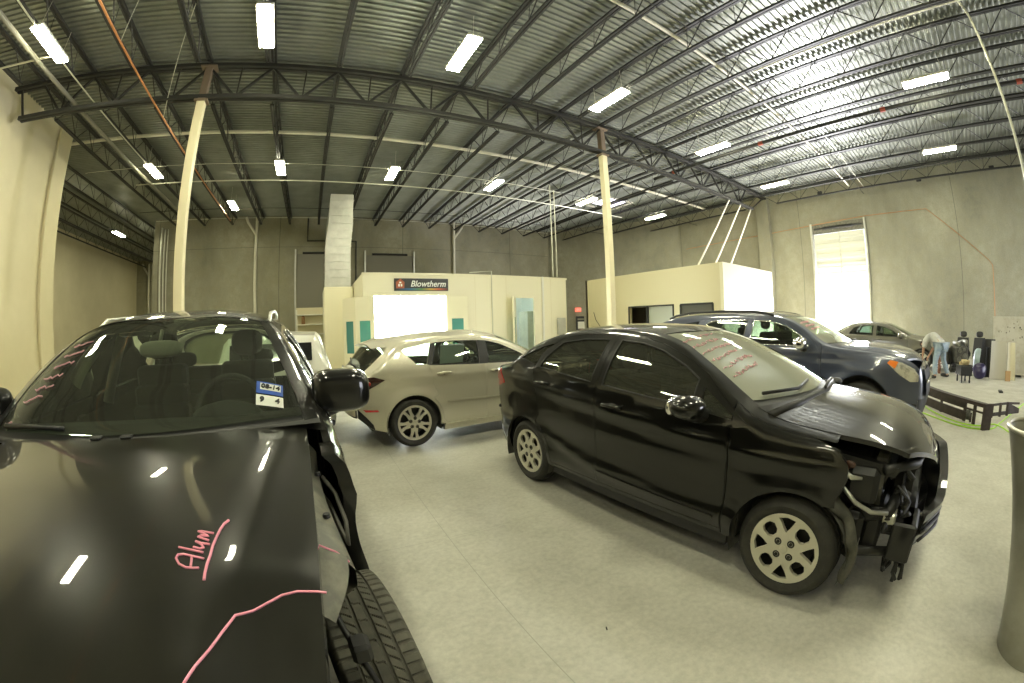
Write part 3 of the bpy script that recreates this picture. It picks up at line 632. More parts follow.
def inside(pts, poly):
    P = np.asarray(pts, float); q = np.asarray(poly, float); n = len(q); c = np.zeros(len(P), bool)
    for i in range(n):
        a = q[i]; b = q[i - 1]
        cond = (a[1] > P[:, 1]) != (b[1] > P[:, 1])
        with np.errstate(divide='ignore', invalid='ignore'):
            xi = (b[0] - a[0]) * (P[:, 1] - a[1]) / (b[1] - a[1]) + a[0]
        c ^= cond & (P[:, 0] < xi)
    return c
def densify(poly, res):
    o = []; n = len(poly)
    for i in range(n):
        a = np.array(poly[i], float); b = np.array(poly[(i + 1) % n], float); k = max(1, int(math.ceil(np.linalg.norm(b - a) / res)))
        for j in range(k): o.append(a + (b - a) * j / k)
    return np.array(o)
def area2(p): p = np.asarray(p); return 0.5 * np.sum(p[:, 0] * np.roll(p[:, 1], -1) - np.roll(p[:, 0], -1) * p[:, 1])
def inset(poly, d):
    p = np.asarray(poly, float)
    if area2(p) < 0: p = p[::-1]
    n = len(p); o = []
    for i in range(n):
        a, b, c = p[i - 1], p[i], p[(i + 1) % n]
        e1 = (b - a) / (np.linalg.norm(b - a) + 1e-12); e2 = (c - b) / (np.linalg.norm(c - b) + 1e-12)
        n1 = np.array([-e1[1], e1[0]]); n2 = np.array([-e2[1], e2[0]]); s = n1 + n2; l = np.dot(s, s)
        o.append(b + s * (2 * d / l if l > 0.4 else d))
    return [tuple(v) for v in o]
def tri_patch(poly, holes, res):
    """triangulate a polygon with holes; returns pts, tris, boundary loops"""
    loops = [densify(poly, res)] + [densify(h, res) for h in holes]
    P = loops[0]; x0, z0 = P.min(0); x1, z1 = P.max(0)
    gx = np.arange(x0 + res / 2, x1, res); gz = np.arange(z0 + res / 2, z1, res)
    G = np.array([(a, b) for a in gx for b in gz]) if len(gx) and len(gz) else np.zeros((0, 2))
    if len(G):
        k = inside(G, P)
        for h in loops[1:]: k &= ~inside(G, h)
        G = G[k]; A = np.concatenate(loops)
        if len(G):
            keep = np.ones(len(G), bool)
            for i in range(0, len(G), 500):
                dd = ((G[i:i + 500, None] - A[None]) ** 2).sum(2).min(1); keep[i:i + 500] = dd > (res * .45) ** 2
            G = G[keep]
    verts = [tuple(v) for l in loops for v in l] + [tuple(v) for v in G]
    edges = []; s = 0
    for l in loops:
        n = len(l); edges += [(s + i, s + (i + 1) % n) for i in range(n)]; s += n
    r = geometry.delaunay_2d_cdt([Vector(v) for v in verts], edges, [], 0, 1e-6)
    V = np.array([(v.x, v.y) for v in r[0]]); T = [t for t in r[2]]
    cen = np.array([V[list(t)].mean(0) for t in T]); k = inside(cen, P)
    for h in loops[1:]: k &= ~inside(cen, h)
    T = [tuple(t) for t, kk in zip(T, k) if kk]
    T = [t if np.cross(V[t[1]] - V[t[0]], V[t[2]] - V[t[0]]) > 0 else t[::-1] for t in T]
    out = []
    for li, l in enumerate(loops):
        if (area2(l) > 0) != (li == 0): l = l[::-1]
        out.append(l)
    return V, T, out

class Car:
    def __init__(s, spec):
        s.s = spec; s.C = pchip(spec['C']); s.E = pchip(spec['E']); s.WB = pchip(spec['WB']); s.B = pchip(spec['belt']); s.low = pchip(spec['low'])
        s.ta, s.tb = spec['tumble']; s.axles = spec['axles']; s.R = spec['arch_r']; s.flare = spec.get('flare', (.012, .07)); s.p = spec.get('crown', 2.4)
        s.er = spec.get('edge_r', .05); s.crease = [(pchip(c[0]), c[1], c[2]) for c in spec.get('creases', [])]; s.ridges = spec.get('ridges', [])
        s.wz = spec.get('wheel_z', .31); s.dents = spec.get('dents', [])
    def W(s, x, z):
        x = np.asarray(x, float); z = np.asarray(z, float)
        b = s.B(x); d = np.maximum(z - b, 0); lowi = s.low(np.minimum(z, b))
        w = s.WB(x) - lowi - s.ta * d - s.tb * d * d
        for f, amp, wd in s.crease:
            q = (z - f(x)); w = w + amp * np.where(q > 0, np.exp(-(q / (wd * .5)) ** 2), np.exp(-(q / wd) ** 2)) - amp * .5 * np.exp(-((q + wd * 1.5) / wd) ** 2)
        for ax in s.axles:
            r = np.hypot(x - ax, z - s.wz); w = w + s.flare[0] * np.exp(-((np.maximum(r - s.R, 0)) / s.flare[1]) ** 2)
        t = np.clip((z - (s.E(x) - s.er)) / s.er, 0, 1); w = w - s.er * .55 * (1 - np.sqrt(1 - t * t * .96))
        return w
    def T(s, x, y):
        we = s.W(x, s.E(x)); t = np.clip(np.abs(y) / we, 0, 1.0); c = s.C(x); e = s.E(x)
        z = c - (c - e) * t ** s.p
        for (x0, x1, ta, tb_, amp, wd) in s.ridges:   # raised lines on the bonnet
            k = np.clip((x - x0) / (x1 - x0), 0, 1); c0 = ta + (tb_ - ta) * k; g = np.clip(np.minimum((x - x0) / .15, (x1 - x) / .15), 0, 1)
            q = t - c0; z = z + amp * g * np.where(q > 0, np.exp(-(q / (wd * .45)) ** 2), np.exp(-(q / wd) ** 2))
        for (cx, cy, rx, ry, amp) in s.dents: z = z + amp * np.exp(-((x - cx) / rx) ** 2 - ((y - cy) / ry) ** 2)
        return z
    def nW(s, x, z, sd):
        h = 2e-3; dx = (s.W(x + h, z) - s.W(x - h, z)) / (2 * h); dz = (s.W(x, z + h) - s.W(x, z - h)) / (2 * h)
        n = np.stack([-dx, np.ones_like(dx) * 1.0, -dz], -1); n /= np.linalg.norm(n, axis=-1)[..., None]; n[..., 1] *= sd; return n
    def nT(s, x, y):
        h = 2e-3; dx = (s.T(x + h, y) - s.T(x - h, y)) / (2 * h); dy = (s.T(x, y + h) - s.T(x, y - h)) / (2 * h)
        n = np.stack([-dx, -dy, np.ones_like(dx)], -1); return n / np.linalg.norm(n, axis=-1)[..., None]

def mesh_with_normals(name, V, F, N, nfront, m, parent):
    """N: normals of the first len(N) vertices; the rest shade by themselves"""
    me = bpy.data.meshes.new(name); me.from_pydata([tuple(v) for v in V], [], [tuple(f) for f in F]); me.update(); me.materials.append(m)
    me.shade_smooth()
    if N is not None:
        nn = [tuple(n) for n in N] + [(0, 0, 0)] * (len(V) - len(N)); me.normals_split_custom_set_from_vertices(nn)
    o = bpy.data.objects.new(name, me); COL.objects.link(o); o.parent = parent; return o

def side_patch(car, name, poly, sd, m, parent, holes=(), off=0.0, res=.05, skirt=.02, gap=0.0):
    if gap: poly = inset(poly, gap)
    V, T, loops = tri_patch(poly, holes, res)
    y = (car.W(V[:, 0], V[:, 1]) + off) * sd
    P = np.stack([V[:, 0], y, V[:, 1]], 1); N = car.nW(V[:, 0], V[:, 1], sd)
    F = [t[::-1] if sd > 0 else t for t in T]
    verts = [tuple(p) for p in P]
    if skirt:
        for l in loops:
            n0 = len(verts); n = len(l); yy = (car.W(l[:, 0], l[:, 1]) + off)
            verts += [(a, w * sd, b) for (a, b), w in zip(l, yy)] + [(a, (w - skirt) * sd, b) for (a, b), w in zip(l, yy)]
            for i in range(n):
                j = (i + 1) % n; q = (n0 + i, n0 + j, n0 + n + j, n0 + n + i); F.append(q if sd > 0 else q[::-1])
    return mesh_with_normals(name, verts, F, N, 0, m, parent)

def top_patch(car, name, xa, xb, tf, m, parent, nu=24, nt=28, off=0.0, t0=None, dz=None, rim=.0):
    """grid between curves x=xa(t) and x=xb(t), t across (-tf..tf)"""
    t0 = -tf if t0 is None else t0; ts = np.linspace(t0, tf, nt + 1); us = np.linspace(0, 1, nu + 1); V = []; N = []
    for u in us:
        x = xa(ts) * (1 - u) + xb(ts) * u; w = car.W(x, car.E(x)); y = ts * w; z = car.T(x, y) + off
        if dz is not None: z = z + dz(x, y)
        V.append(np.stack([x, y, z], 1)); N.append(car.nT(x, y))
    V = np.concatenate(V); N = np.concatenate(N); n = nt + 1
    F = []
    for i in range(nu):
        for k in range(nt):
            q = (i * n + k, i * n + k + 1, (i + 1) * n + k + 1, (i + 1) * n + k)
            a, b, c = V[q[0]], V[q[1]], V[q[2]]
            if np.cross(b - a, c - a)[2] < 0: q = q[::-1]
            F.append(q)
    verts = [tuple(v) for v in V]
    if rim:
        bd = [k for k in range(n)] + [i * n + nt for i in range(1, nu + 1)] + [nu * n + k for k in range(nt - 1, -1, -1)] + [i * n for i in range(nu - 1, 0, -1)]
        n0 = len(verts); verts += [tuple(V[b]) for b in bd] + [(V[b][0], V[b][1], V[b][2] - rim) for b in bd]; L = len(bd)
        for i in range(L): F.append((n0 + i, n0 + (i + 1) % L, n0 + L + (i + 1) % L, n0 + L + i))
    return mesh_with_normals(name, verts, F, None if dz is not None else N, 0, m, parent)

def strip(car, name, x0, x1, tf, m, parent, n=70, k=5):
    """body strip between the top panels and the side, both sides"""
    xs = np.linspace(x0, x1, n)
    for sd in (1, -1):
        ts = np.linspace(tf, 1.0, k + 1); X = np.repeat(xs[:, None], k + 1, 1); Wd = car.W(X, car.E(X)); Y = Wd * ts[None]; Z = car.T(X, Y); Nn = car.nT(X, Y)
        a = car.nW(xs, car.E(xs) - 1e-3, 1); Nn[:, -1] = a
        Nn[:, -2] = Nn[:, -2] * .65 + a * .35; Nn[:, :, 1] *= sd; Nn /= np.linalg.norm(Nn, axis=2)[..., None]
        V = np.stack([X, Y * sd, Z], 2).reshape(-1, 3); F = []
        for i in range(n - 1):
            for j in range(k):
                q = (i * (k + 1) + j, i * (k + 1) + j + 1, (i + 1) * (k + 1) + j + 1, (i + 1) * (k + 1) + j)
                if np.cross(V[q[1]] - V[q[0]], V[q[2]] - V[q[0]])[2] < 0: q = q[::-1]
                F.append(q)
        mesh_with_normals(name, V, F, Nn.reshape(-1, 3), 0, m, parent)

def fascia(car, name, x1, xe, zb, zt, m, parent, front=True, n=2.6, nt=36, nz=14, cap=.06, t0=-1, t1=1, off=0.0):
    """bumper / tail face: wraps from the side end station x1 to xe(z) at the centre"""
    ts = np.linspace(t0, t1, nt + 1); zs = np.linspace(zb, zt, nz + 1); rows = []
    for z in zs:
        e = xe(z) + (off if front else -off); x = x1 + (e - x1) * (1 - np.abs(ts) ** n) ** (1 / 1.6); y = ts * (car.W(np.full_like(ts, x1), np.full_like(ts, z)) + off)
        rows.append([(a, b, z) for a, b in zip(x, y)])
    if cap:
        last = rows[-1]
        for q in (.3, .7, 1.0): rows.append([(a + (x1 - a) * q * .9, b * (1 - .02 * q), zt + cap * (math.sin(q * math.pi / 2))) for a, b, z in last])
    o = obj(name, MB().grid(rows), m, parent, smooth=True, angle=50); fix_normals(o); return o

def arc(cx, cz, r, a0, a1, n=18):
    return [(cx + r * math.cos(math.radians(a0 + (a1 - a0) * i / n)), cz + r * math.sin(math.radians(a0 + (a1 - a0) * i / n))) for i in range(n + 1)]
def edge_pts(car, x0, x1, n, d=0.0): return [(float(x), float(car.E(x)) - d) for x in np.linspace(x0, x1, n)]

def circ(cx, cy, r, n=16, a0=0): return [(cx + r * math.cos(a0 + 2 * math.pi * i / n), cy + r * math.sin(a0 + 2 * math.pi * i / n)) for i in range(n)]
def rim_face(R, style):
    """outline and openings of a wheel face in its own plane"""
    H = []
    def rt(pts, a): c, s_ = math.cos(a), math.sin(a); return [(x * c - y * s_, x * s_ + y * c) for x, y in pts]
    if style == 'cap8':
        for k in range(4):
            a = math.pi / 2 * k
            H.append(rt([(.47 * R, 0), (.62 * R, .11 * R), (.84 * R, .24 * R), (.90 * R, 0), (.84 * R, -.24 * R), (.62 * R, -.11 * R)], a))
            H.append(rt([(.47 * R, -.09 * R), (.55 * R, -.18 * R), (.72 * R, -.21 * R), (.84 * R, -.13 * R), (.865 * R, 0), (.84 * R, .13 * R), (.72 * R, .21 * R), (.55 * R, .18 * R), (.47 * R, .09 * R)], a + math.pi / 4))
    elif style == 'y5':
        for k in range(5):
            a = 2 * math.pi / 5 * k
            H.append(rt([(.34 * R, 0), (.60 * R, .20 * R), (.84 * R, .26 * R), (.88 * R, 0), (.84 * R, -.26 * R), (.60 * R, -.20 * R)], a))
            H.append(rt([(.50 * R, -.02 * R), (.86 * R, -.11 * R), (.87 * R, .11 * R), (.50 * R, .02 * R)], a + math.pi / 5))
    elif style == 'spoke5':
        for k in range(5):
            a = 2 * math.pi / 5 * k; H.append(rt([(.30 * R, -.10 * R), (.84 * R, -.34 * R), (.90 * R, 0), (.84 * R, .34 * R), (.30 * R, .10 * R)], a))
    return circ(0, 0, R, 48), H
def make_wheel(parent, loc, side, R, wd, rimR, style, steer=0.0, rim_mat=None, spin=0.0, tyre_mat=None, tread=False, lugs=4):
    """wheel in local frame, axis along y; outer face towards side"""
    w = bpy.data.objects.new('wheel', None); COL.objects.link(w); w.parent = parent; w.location = loc; w.rotation_euler = (0, 0, steer)
    h = wd / 2; s_ = side
    if not tread:
        prof = [(rimR, -h * .80), (rimR + .015, -h * .92), ((R + rimR) / 2, -h * 1.0), (R - .03, -h * .93), (R - .008, -h * .75), (R, -h * .45)]
        grooves = []
        for g in (-.45, 0, .45): grooves += [(R, (g - .09) * h), (R - .008, (g - .07) * h), (R - .008, (g + .07) * h), (R, (g + .09) * h)]
        prof += grooves + [(R, h * .60), (R - .008, h * .75), (R - .03, h * .93), ((R + rimR) / 2, h * 1.0), (rimR + .015, h * .92), (rimR, h * .80)]
        t = obj('tyre', MB().lathe(prof, 1, 64), tyre_mat or M['rubber'], w, smooth=True, angle=40)
    else:
        na, us = 560, np.linspace(-1, 1, 101); V = []
        a = np.arange(na) * 2 * math.pi / na; pitch = na // 70
        for u in us:
            au = abs(u); base = R - .004 * u * u - (.035 * max(0, (au - .82) / .18) ** 2.2)
            dep = np.zeros(na)
            for g in (-.50, -.17, .17, .50):
                if abs(u - g) < .031: dep[:] = .008
            ph = (np.arange(na) + int((u + 1) * 14)) % 8
            if .17 + .05 < au < .46: dep = np.maximum(dep, np.where(((np.arange(na) + int(u * 24)) % 8) < 1, .006, 0))
            if au > .55 : dep = np.maximum(dep, np.where((np.arange(na) % 8) < 2, .007, 0))
            if au < .12: dep = np.maximum(dep, np.where(((np.arange(na) + int(u * 16)) % 16) < 1, .005, 0))
            r = base - dep; V += [(r[k] * math.cos(a[k]), u * h, r[k] * math.sin(a[k])) for k in range(na)]
        F = [(i * na + k, i * na + (k + 1) % na, (i + 1) * na + (k + 1) % na, (i + 1) * na + k) for i in range(len(us) - 1) for k in range(na)]
        t = obj('tyre', MB().add(V, F), tyre_mat or M['rubber'], w)
        for q in (-1, 1): obj('sidewall', MB().lathe([(R - .038, q * h), (R - .06, q * h * 1.02), ((R + rimR) / 2, q * h * 1.05), (rimR + .012, q * h * .95), (rimR, q * h * .8)], 1, 72), M['rubber'], w, smooth=True)
    # barrel and face
    obj('rim_barrel', MB().lathe([(rimR + .004, h * .86 * s_), (rimR - .012, h * .80 * s_), (rimR - .02, h * .3 * s_), (rimR - .03, -h * .7 * s_), (rimR * .3, -h * .72 * s_)], 1, 48), M['steel'], w, smooth=True, angle=50)
    obj('brake_disc', MB().lathe([(0, .012 * s_), (rimR * .72, .012 * s_), (rimR * .72, -.012 * s_), (0, -.012 * s_)], 1, 32), M['black'], w)
    outl, H = rim_face(rimR - .002, style)
    V, T, loops = tri_patch(outl, H, rimR * .09)
    def dome(p):
        r = np.hypot(p[:, 0], p[:, 1]) / rimR; return h * (.80 + .10 * np.clip((r - .75) / .2, 0, 1) + .05 * np.cos(np.clip(r, 0, 1) * 3.1)) * s_
    c, sn = math.cos(spin), math.sin(spin)
    def P(p, dy=0): yv = dome(p) - dy * s_; return [(x * c - z * sn, yy, x * sn + z * c) for (x, z), yy in zip(p, yv)]
    mb = MB(); mb.add(P(V), [t if s_ < 0 else t[::-1] for t in T])
    for l in loops:
        n = len(l); n0 = len(mb.v); mb.v += P(l) + P(l, .022)
        mb.f += [(n0 + i, n0 + (i + 1) % n, n0 + n + (i + 1) % n, n0 + n + i) for i in range(n)]
    f = obj('hubcap' if style == 'cap8' else 'wheel_spokes', mb, rim_mat or M['alloy'], w, smooth=True, angle=38)
    obj('centre_cap', MB().lathe([(0, h * .92 * s_), (rimR * .09, h * .92 * s_), (rimR * .12, h * .89 * s_), (rimR * .12, h * .70 * s_)], 1, 20), rim_mat or M['alloy'], f, smooth=True, angle=40)
    for k in range(lugs):
        a = 2 * math.pi * k / lugs + spin + (math.pi / 4 if lugs == 4 else 0); rr = rimR * .26
        obj('lug_nut', MB().lathe([(0, h * .875 * s_), (.011, h * .875 * s_), (.013, h * .72 * s_)], 1, 6, (rr * math.cos(a), 0, rr * math.sin(a))).lathe([(.013, h * .84 * s_), (.020, h * .868 * s_), (.024, h * .82 * s_)], 1, 12, (rr * math.cos(a), 0, rr * math.sin(a))), M['steel'], f)
    return w

def door_handle(car, parent, x, z, sd, m, w=.19):
    y = float(car.W(x, z)) * sd
    mb = MB().tube([(x - w / 2, y - .002 * sd, z), (x - w / 2 + .02, y + .022 * sd, z + .004), (x, y + .032 * sd, z + .008), (x + w / 2 - .03, y + .026 * sd, z + .006), (x + w / 2, y - .002 * sd, z)], [.012, .015, .016, .016, .013], 8)
    o = obj('door_handle', mb, m, parent, smooth=True)
    obj('handle_recess', MB().ellipsoid((x, y - .012 * sd, z - .005), (w * .42, .016, .032), 16, 8), M['black'], parent, smooth=True)
    return o
def mirror(car, parent, x, z, sd, m, sx=.085, sy=.12, sz=.075, out=.13, p=2.5):
    y = (float(car.W(x, z)) + out) * sd
    r = obj('side_mirror', MB().ellipsoid((x, y, z), (sx, sy, sz), 36, 20, p), m, parent, smooth=True)
    obj('mirror_foot', MB().tube([(x + .03, (abs(y) - out - .02) * sd, z - sz * 1.05), (x + .0, (abs(y) - sy * .6) * sd, z - sz * .95), (x, (abs(y) - .02) * sd, z - sz * .8)], [.045, .036, .03], 10), M['black'], r, smooth=True)
    obj('mirror_glass', MB().ellipsoid((x - sx * .82, y, z), (sx * .25, sy * .85, sz * .82), 20, 10, 2.6), M['chrome'], r, smooth=True)
    return r
def seat(parent, x, y, z, m, w=.5, bench=False, h=.62):
    s_ = obj('seat', MB().cbox(x - .05, x + .48, y - w / 2, y + w / 2, z, z + .2, .05), m, parent, smooth=True, angle=60)
    mb = MB(); mb.grid([[(x - .02 - k * .06 + (0 if j in (0, 3) else .0), y + yy, z + .12 + k * h / 4 * 1.0) for j, yy in enumerate((-w / 2, -w / 2.3, w / 2.3, w / 2))] for k in range(5)])
    mb = MB()
    for k in range(4):
        z0 = z + .1 + k * h / 4; x0 = x - k * .055; ww = w / 2 * (1 - .05 * k)
        mb.cbox(x0 - .13, x0 + .03, y - ww, y + ww, z0, z0 + h / 4 + .03, .03)
    obj('seat_back', mb, m, s_, smooth=True, angle=60)
    if not bench:
        obj('headrest', MB().ellipsoid((x - .27, y, z + h + .27), (.055, .13, .10), 18, 12, 3).tube([(x - .25, y - .05, z + h + .05), (x - .27, y - .05, z + h + .2)], .008, 6).tube([(x - .25, y + .05, z + h + .05), (x - .27, y + .05, z + h + .2)], .008, 6), m, s_, smooth=True)
    return s_
def interior(car, parent, xc, xr, zfloor, driver_y, wheel_x, seat_x, rear_x, m=None, dz=0, sh=.62, sz=.18):
    m = m or M['int']
    xs = np.linspace(xr, xc, 24); w = .0
    mb = MB(); rows = []
    for x in xs:
        b = float(car.B(x)); ww = float(car.W(x, b)) - .07
        rows.append([(x, -ww, b - .06), (x, -ww + .03, zfloor), (x, ww - .03, zfloor), (x, ww, b - .06)])
    mb.grid(rows); obj('cabin_tub', mb, m, parent)
    # dashboard
    b0 = float(car.B(xc)); dup_ = car.s.get('dash_up', 0); b = b0 + dup_; ww = float(car.W(xc - .1, b)) - .06
    mb = MB(); rows = []
    for y in np.linspace(-ww, ww, 17):
        k = 1 - .25 * (y / ww) ** 2; b = b0 + dup_
        rows.append([(xc + .12 * k, y, b + .05), (xc - .15, y, b + .045), (xc - .40, y, b + .02), (xc - .50, y, b - .05), (xc - .44, y, b - .3), (xc - .3, y, zfloor)])
    mb.grid(rows); obj('dashboard', mb, m, parent, smooth=True)
    obj('instrument_hood', MB().ellipsoid((xc - .42, driver_y, b + .0), (.14, .2, .085), 20, 10), m, parent, smooth=True)
    sw = obj('steering_wheel', MB().tube([(0, .19 * math.cos(a), .19 * math.sin(a)) for a in np.linspace(0, 2 * math.pi, 33)[:-1]], .016, 8, closed=True).tube([(0, -.18, 0), (.02, 0, -.01), (0, .18, 0)], .018, 6).tube([(.02, 0, 0), (0, 0, -.18)], .018, 6).ellipsoid((.01, 0, 0), (.03, .06, .05), 14, 8), m, parent, smooth=True, loc=(wheel_x, driver_y, b + .02 + dz), rot=(0, math.radians(-25), 0))
    for y in (-.36, .36): seat(parent, seat_x, y, zfloor + sz, m, h=sh)
    seat(parent, rear_x, 0, zfloor + sz, m, w=1.2, bench=True, h=sh * .85)
    for y in (-.4, .4) if sh > .5 else (): obj('rear_headrest', MB().ellipsoid((rear_x - .25, y, zfloor + sz + sh * .85 + .2), (.05, .13, .07), 16, 10, 3), m, parent, smooth=True)

def build_car(spec, loc, heading, label, name='car'):
    car = Car(spec); s = spec
    root = thing(name, label, s.get('cat', 'car'), (loc[0], loc[1], 0), math.radians(heading))
    m = s['paint']; tf = s['tf']; R = s['arch_r']; ax = s['axles']; wz = car.wz
    f_, r_ = ax
    body = bpy.data.objects.new('body_shell', None); COL.objects.link(body); body.parent = root
    def par(c0, bulge): return lambda t: c0 - bulge * (np.abs(t) / tf) ** 2
    nose = par(*s['nose']); cowl = par(*s['cowl']); head = par(*s['header']); bl = par(*s['backlight']); deck = par(*s['deck']); tail = par(*s['tail'])
    if s.get('hood', True):
        hd = top_patch(car, 'bonnet', nose, lambda t: cowl(t) + .015, tf, s.get('hood_paint', m), root, 64, 64, rim=.025, off=.003)
    ht = s.get('wtf', tf - .03)
    top_patch(car, 'windscreen', lambda t: cowl(t) - .045, lambda t: head(t) + .01, ht, s['ws_glass'], root, 20, 28, off=-.004)
    fr = top_patch(car, 'windscreen_surround', lambda t: cowl(t) + .01, lambda t: cowl(t) - .06, ht, M['black'], root, 2, 28, off=-.012)
    top_patch(car, 'roof', head, bl, tf, s.get('roof_paint', m), root, 40, 30)
    top_patch(car, 'rear_window', lambda t: bl(t) - .01, lambda t: deck(t) + .012, s.get('rtf', ht), s['rear_glass'], root, 16, 24, off=-.003)
    if s.get('trunk', True): top_patch(car, 'boot_lid', lambda t: deck(t) - .004, tail, tf, m, root, 16, 24, rim=.02)
    # pillars and rails between top panels and sides
    strip(car, 'roof_rail_panel', s['strip'][0], s['strip'][1], ht, m, body, 110, 6)
    # chassis block to stop light passing through
    cb = MB()
    ww = .52
    cb.box(r_ - s['rear_oh'] + .25, s.get('chassis_x', f_ + .45), -ww, ww, .20, .42)
    cb.box(r_ + R + .03, f_ - R - .03, -.80, .80, .20, .34)
    obj('underbody', cb, M['black'], body)
    interior(car, body, s['dash_x'], s['cabin_rear'], s.get('floor_z', .30), s.get('driver_y', .36), s['dash_x'] - .55, s['seat_x'], s['rear_x'], s.get('int_mat'), s.get('wheel_dz', 0), s.get('seat_h', .62), s.get('seat_z', .18))
    for sd in (1, -1):
        holes = []
        for d in s['doors']: holes.append(d['outline'])
        for g in s['fixed_glass']: holes.append(g)
        outline = s['outline_l'] if sd > 0 and 'outline_l' in s else s['outline']
        side_patch(car, 'body_side', outline(car), sd, m, body, holes=holes, res=s.get('res', .05), skirt=.03)
        if s.get('fender'):
            fo = s['fender_l'] if sd > 0 and 'fender_l' in s else s['fender']
            if fo: side_patch(car, 'front_wing', fo(car), sd, m, root, res=.045, skirt=s.get('wing_skirt', .02), gap=.002)
        for d in s['doors']:
            dr = side_patch(car, 'door', d['outline'], sd, m, root, holes=[d['glass']] + d.get('holes', []), res=s.get('res', .05), skirt=.025, gap=.0025)
            side_patch(car, 'window', inset(d['glass'], -.01), sd, s['side_glass'], dr, off=-.012, res=.08, skirt=0)
            rg = np.array(d['glass']); mb = MB(); L = densify(inset(d['glass'], .004), .06)
            mb.tube([(a, float(car.W(a, b) - .002) * sd, b) for a, b in L], s.get('seal', .008), 6, closed=True); obj('window_seal', mb, s.get('seal_mat', M['black']), dr, smooth=True)
            if 'handle' in d: door_handle(car, dr, d['handle'][0], d['handle'][1], sd, s.get('handle_mat', m))
            for h in d.get('holes', []): side_patch(car, 'quarter_window', inset(h, -.01), sd, s['side_glass'], dr, off=-.012, res=.1, skirt=0)
        for g in s['fixed_glass']:
            side_patch(car, 'quarter_window', inset(g, -.01), sd, s['side_glass'], body, off=-.01, res=.08, skirt=0)
        # wheel housings
        for a in ax:
            y1 = float(car.W(a, wz + R)) - .02; rows = []
            for t in np.linspace(-20, 200, 26):
                c_, s2 = math.cos(math.radians(t)), math.sin(math.radians(t)); rr = R + .012
                rows.append([(a + rr * c_, y1 * sd, wz + rr * s2), (a + rr * c_, (y1 - .32) * sd, wz + rr * s2), (a + .1 * c_, (y1 - .34) * sd, wz + .1 * s2)])
            if not (a == f_ and s.get('no_front_liner')): obj('wheel_housing', MB().grid(rows), M['liner'], body, smooth=True, angle=40)
        # sill underside
        xs = np.linspace(r_ + R + .02, f_ - R - .02, 12)
        obj('sill_skirt', MB().grid([[(x, (float(car.W(x, s['sill_z'])) - .015) * sd, s['sill_z'] + .02), (x, (float(car.W(x, s['sill_z'])) - .10) * sd, s['sill_z'] - .03), (x, .5 * sd, .24)] for x in xs]), M['black'], body)
        y = s['track'] * sd
        mirror(car, root, *s['mirror'], sd, s.get('mirror_mat', m), **s.get('mirror_kw', {}))
    for i, a in enumerate(ax):
        for sd in (1, -1):
            make_wheel(root, (a, s['track'] * sd, s['wheel_r']), sd, s['wheel_r'], s['tyre_w'], s['rim_r'], s['style'], s.get('steer', 0) if i == 0 else 0, s.get('rim_mat'), s.get('spin', .3), s.get('tyre_mat'), s.get('tread', False) and i == 0 and sd > 0, s.get('lugs', 5))
    # rear-view mirror
    hx = s['header'][0]; obj('rear_view_mirror', MB().ellipsoid((hx + .16, 0, float(car.C(hx)) - .165), (.02, .13, .045), 20, 10, 3).tube([(hx + .16, 0, float(car.C(hx)) - .12), (hx + .12, 0, float(car.C(hx + .12)) - .02)], .012, 6), s.get('rvm_mat', M['int_grey']), root, smooth=True)
    return root, car, body

def on_top(car, pts, off=.004): return [(x, y, float(car.T(x, y)) + off) for x, y in pts]
def wiper(car, parent, pts, off=.03):
    o = obj('wiper', MB().tube(on_top(car, pts, off), .011, 6), M['black'], parent, smooth=True)
    return o
def arch_arc(ax, wz, R, zf, zr, n=20):
    a0 = math.degrees(math.asin(max(-.95, min(.95, (zf - wz) / R)))); a1 = 180 - math.degrees(math.asin(max(-.95, min(.95, (zr - wz) / R))))
    return arc(ax, wz, R, a0, a1, n)
def outline_full(xf, xr, zf, zs, zr, d=0.0, ne=60):
    def f(car):
        fx, rx = car.axles; wz, R = car.wz, car.R
        return [(xf, zf)] + arch_arc(fx, wz, R, zf, zs) + arch_arc(rx, wz, R, zs, zr) + [(xr, zr)] + edge_pts(car, xr, xf, ne, d)
    return f
def outline_rear(xseam, xr, zs, zr, d=0.0, ne=60):      # body side behind the front wing seam
    def f(car):
        rx = car.axles[1]
        return [(xseam, zs)] + arch_arc(rx, car.wz, car.R, zs, zr) + [(xr, zr)] + edge_pts(car, xr, xseam, ne, d)
    return f
def outline_wing(xf, xseam, zf, zs, d=0.0, ne=24, front_pts=None):
    def f(car):
        fp = front_pts or [(xf, zf)]
        xe = fp[0][0] if front_pts else xf
        return fp + arch_arc(car.axles[0], car.wz, car.R, fp[-1][1], zs) + [(xseam, zs)] + edge_pts(car, xseam, xe, ne, d)
    return f

P_BLACK = paint('black_car_paint', (0.005, 0.005, 0.004), dust_amt=.10)
P_BLACK_DUSTY = paint('dusty_black_car_paint', (0.008, 0.008, 0.007), dust=(.20, .19, .13), dust_amt=.05)
P_ROOF = paint('dust_coated_black_paint', (0.008, 0.008, 0.007), dust=(.26, .25, .19), dust_amt=.42)
P_HOOD = paint('lightly_dusted_black_paint', (0.006, 0.006, 0.005), dust=(.22, .21, .155), dust_amt=.12)
P_SILVER = paint('champagne_silver_paint', (0.64, 0.61, 0.47), dust=(.5, .48, .38), dust_amt=.2, metal=.45, rough=.35)
P_BLUE = paint('slate_blue_paint', (0.055, 0.065, 0.10), dust=(.2, .2, .18), dust_amt=.2, metal=.3, rough=.32)
P_GREY = paint('grey_green_paint', (0.13, 0.125, 0.09), dust=(.3, .28, .22), dust_amt=.2, metal=.3, rough=.35)
P_WHITE = mat('white_van_paint', (0.72, 0.72, 0.62), .3, coat=.8)

